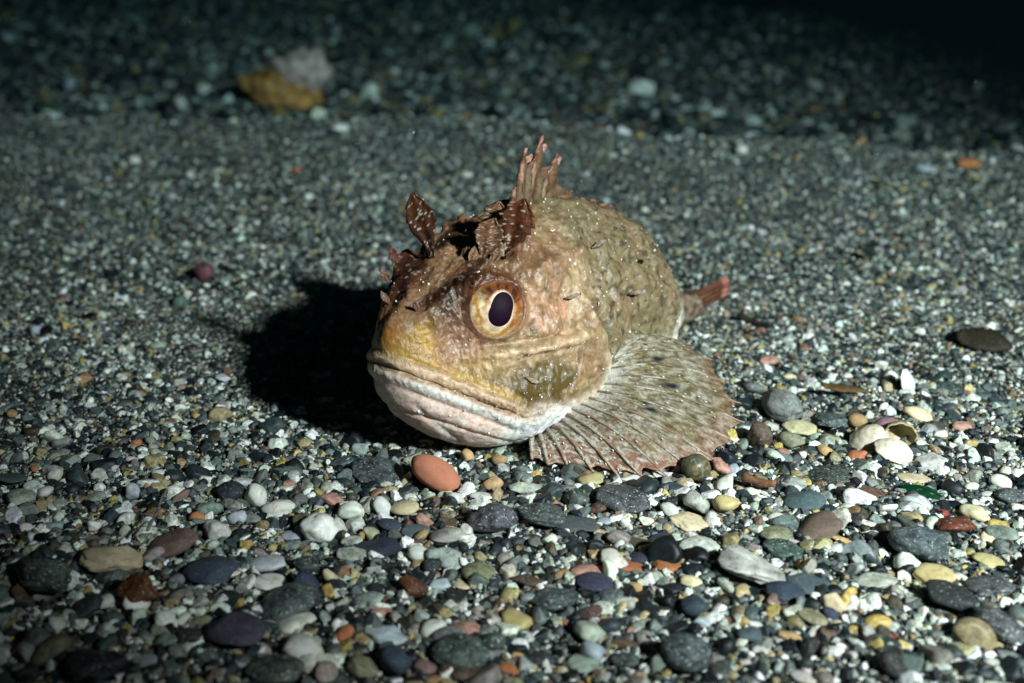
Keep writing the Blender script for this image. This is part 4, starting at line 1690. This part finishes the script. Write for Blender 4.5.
pect.modifiers.new('thick', 'SOLIDIFY').thickness = 0.03
for k in range(nray):
    t = k / (nray - 1)
    rs = np.linspace(0.02, 1.015 + 0.02 * t, 30)
    pts = [fin_pt(r_, t) + np.array([0, 0, 0.003 + 0.012 * t]) for r_ in rs]
    thick = 0.012 + 0.038 * t ** 1.6
    rad_ = [thick * (1.1 - 0.45 * r_) * (1 + 0.18 * math.sin(r_ * 34 + k * 2.1)) for r_ in rs]
    V, F = tube([tuple(loc(*p)) for p in pts], rad_, 7)
    cs_ = []
    for r_ in rs:
        nz = float(fbm(np.array([[k * 3.3, r_ * 6.0, 2.0]]), 2)[0])
        c = lin(162, 148, 116) if t < 0.5 else lin(200, 188, 166)
        if nz > 0.10: c = lin(132, 114, 72) if t < 0.5 else lin(184, 146, 126)
        if nz < -0.14: c = lin(214, 204, 188)
        if r_ > 0.93: c = lin(206, 170, 146)
        cs_ += [c] * 7
    mesh_obj('fin_ray', V, F, M['flap'], pect, True, np.array(cs_))

# ------------------------------------------------------------------ tail fin, half folded
V, cc = [], []
for i in range(24):
    s = i / 23
    for j in range(19):
        t = j / 18 * 2 - 1
        u = 9.7 + 2.85 * s - 0.12 * t * t * s
        hgt = 0.58 - 0.26 * sstep(0.05, 0.6, s) - 0.05 * s
        V.append((u, 0.04 * math.sin(t * 14) + 0.25 * s * s * 0.4, 0.74 + 0.20 * s + t * hgt))
        c = lin(112, 90, 66) * (1 - s) + lin(128, 76, 58) * s
        if s > 0.9: c = lin(204, 136, 116)
        if 0.25 < s < 0.42: c = lin(92, 62, 40)
        cc.append(c * (0.85 + 0.3 * abs(math.sin(t * 14))) * (1 + 0.5 * float(fbm(np.array([[s * 5, t * 3, 5.0]]), 2)[0])))
V = np.array(V)
tf = mesh_obj('tail_fin', loc(V[:, 0], V[:, 1], V[:, 2]), grid_faces(24, 19), M['fin'], fish, True, np.clip(np.array(cc), 0.01, 0.8))
tf.modifiers.new('thick', 'SOLIDIFY').thickness = 0.06

# ------------------------------------------------------------------ sand grains stuck to the skin
sr = np.random.default_rng(17)
bm = bmesh.new()
PP = P.reshape(-1, 3); NN = nrm2.reshape(-1, 3)
cand = np.where((PP[:, 0] > 0.5) & (PP[:, 0] < 8.5) & (PP[:, 2] > 0.8) & (rad2.ravel() + (1 - near.ravel()) > 0.62))[0]
wt = 0.25 + 1.2 * gss(PP[cand, 0] - 2.6, 1.0) * gss(PP[cand, 2] - 1.8, 0.9) + 0.8 * sstep(0.15, 0.4, fbm(PP[cand] * 1.1 + 90, 2))
dens = np.linalg.norm(np.cross(np.gradient(P, axis=0), np.gradient(P, axis=1)), axis=-1).ravel()[cand]
wt = wt * dens
pick = sr.choice(cand, 520, p=wt / wt.sum(), replace=False)
for q in pick:
    s_ = 0.010 + 0.011 * sr.random() ** 2 + (0.014 if sr.random() < 0.06 else 0)
    c = PP[q] + NN[q] * s_ * 0.4
    mt = Matrix.Translation(Vector(loc(*c))) @ Euler(sr.uniform(0, 6, 3)).to_matrix().to_4x4() @ Matrix.Diagonal((s_ * 1.2, s_, s_ * 0.9, 1))
    bmesh.ops.create_icosphere(bm, subdivisions=1, radius=1, matrix=mt)
for q in range(120):                                               # along the rays of the fan fin
    t = int(sr.integers(0, nray - 1)) / (nray - 1) + sr.normal() * 0.016
    r_ = sr.uniform(0.08, 0.97)
    t = min(max(t, 0), 1)
    a0, a9 = fin_pt(r_, t), fin_pt(min(1, r_ + 0.02), t)
    dr = Vector(loc(*(a9 - a0))).normalized()
    s_ = 0.008 + 0.007 * sr.random()
    mt = Matrix.Translation(Vector(loc(*a0)) + Vector((0, 0, 0.022))) @ dr.to_track_quat('X', 'Z').to_matrix().to_4x4() @ Matrix.Diagonal((s_ * 2.6, s_, s_ * 0.8, 1))
    bmesh.ops.create_icosphere(bm, subdivisions=1, radius=1, matrix=mt)
me = bpy.data.meshes.new('sand_speck')
bm.to_mesh(me); bm.free()
me.materials.append(M['speck'])
spk = bpy.data.objects.new('sand_speck', me)
C.objects.link(spk)
spk.parent = fish
spk['kind'] = 'stuff'

# ------------------------------------------------------------------ drifting particles
pr_ = np.random.default_rng(5)
bm = bmesh.new()
for k in range(60):
    yy = pr_.uniform(22, 80)
    c = Vector((pr_.uniform(-0.5, 0.5) * yy, yy, pr_.uniform(1.5, 9.5)))
    s_ = 0.007 + 0.010 * pr_.random() ** 3
    bmesh.ops.create_icosphere(bm, subdivisions=1, radius=s_, matrix=Matrix.Translation(c))
me = bpy.data.meshes.new('drifting_particles')
bm.to_mesh(me); bm.free()
me.materials.append(M['speck'])
dp = bpy.data.objects.new('drifting_particles', me)
C.objects.link(dp)
dp['kind'] = 'stuff'

# ------------------------------------------------------------------ the water itself
bm = bmesh.new()
bmesh.ops.create_cube(bm, size=1)
for v in bm.verts:
    v.co = ((v.co.x) * 1500, 460 + v.co.y * 1700, -17 + (v.co.z + 0.5) * 45)
me = bpy.data.meshes.new('haze')
bm.to_mesh(me); bm.free()
hm = bpy.data.materials.new('sea_water')
hm.use_nodes = True
hn = hm.node_tree
hn.nodes.remove(hn.nodes['Principled BSDF'])
pv = hn.nodes.new('ShaderNodeVolumePrincipled')
pv.inputs['Color'].default_value = (0.028, 0.11, 0.125, 1)
pv.inputs['Absorption Color'].default_value = (0.0, 0.56, 0.80, 1)
pv.inputs['Density'].default_value = 0.0042
pv.inputs['Anisotropy'].default_value = 0.5
hn.links.new(pv.outputs[0], hn.nodes['Material Output'].inputs['Volume'])
me.materials.append(hm)
haze = bpy.data.objects.new('haze', me)
C.objects.link(haze)
haze['kind'] = 'stuff'
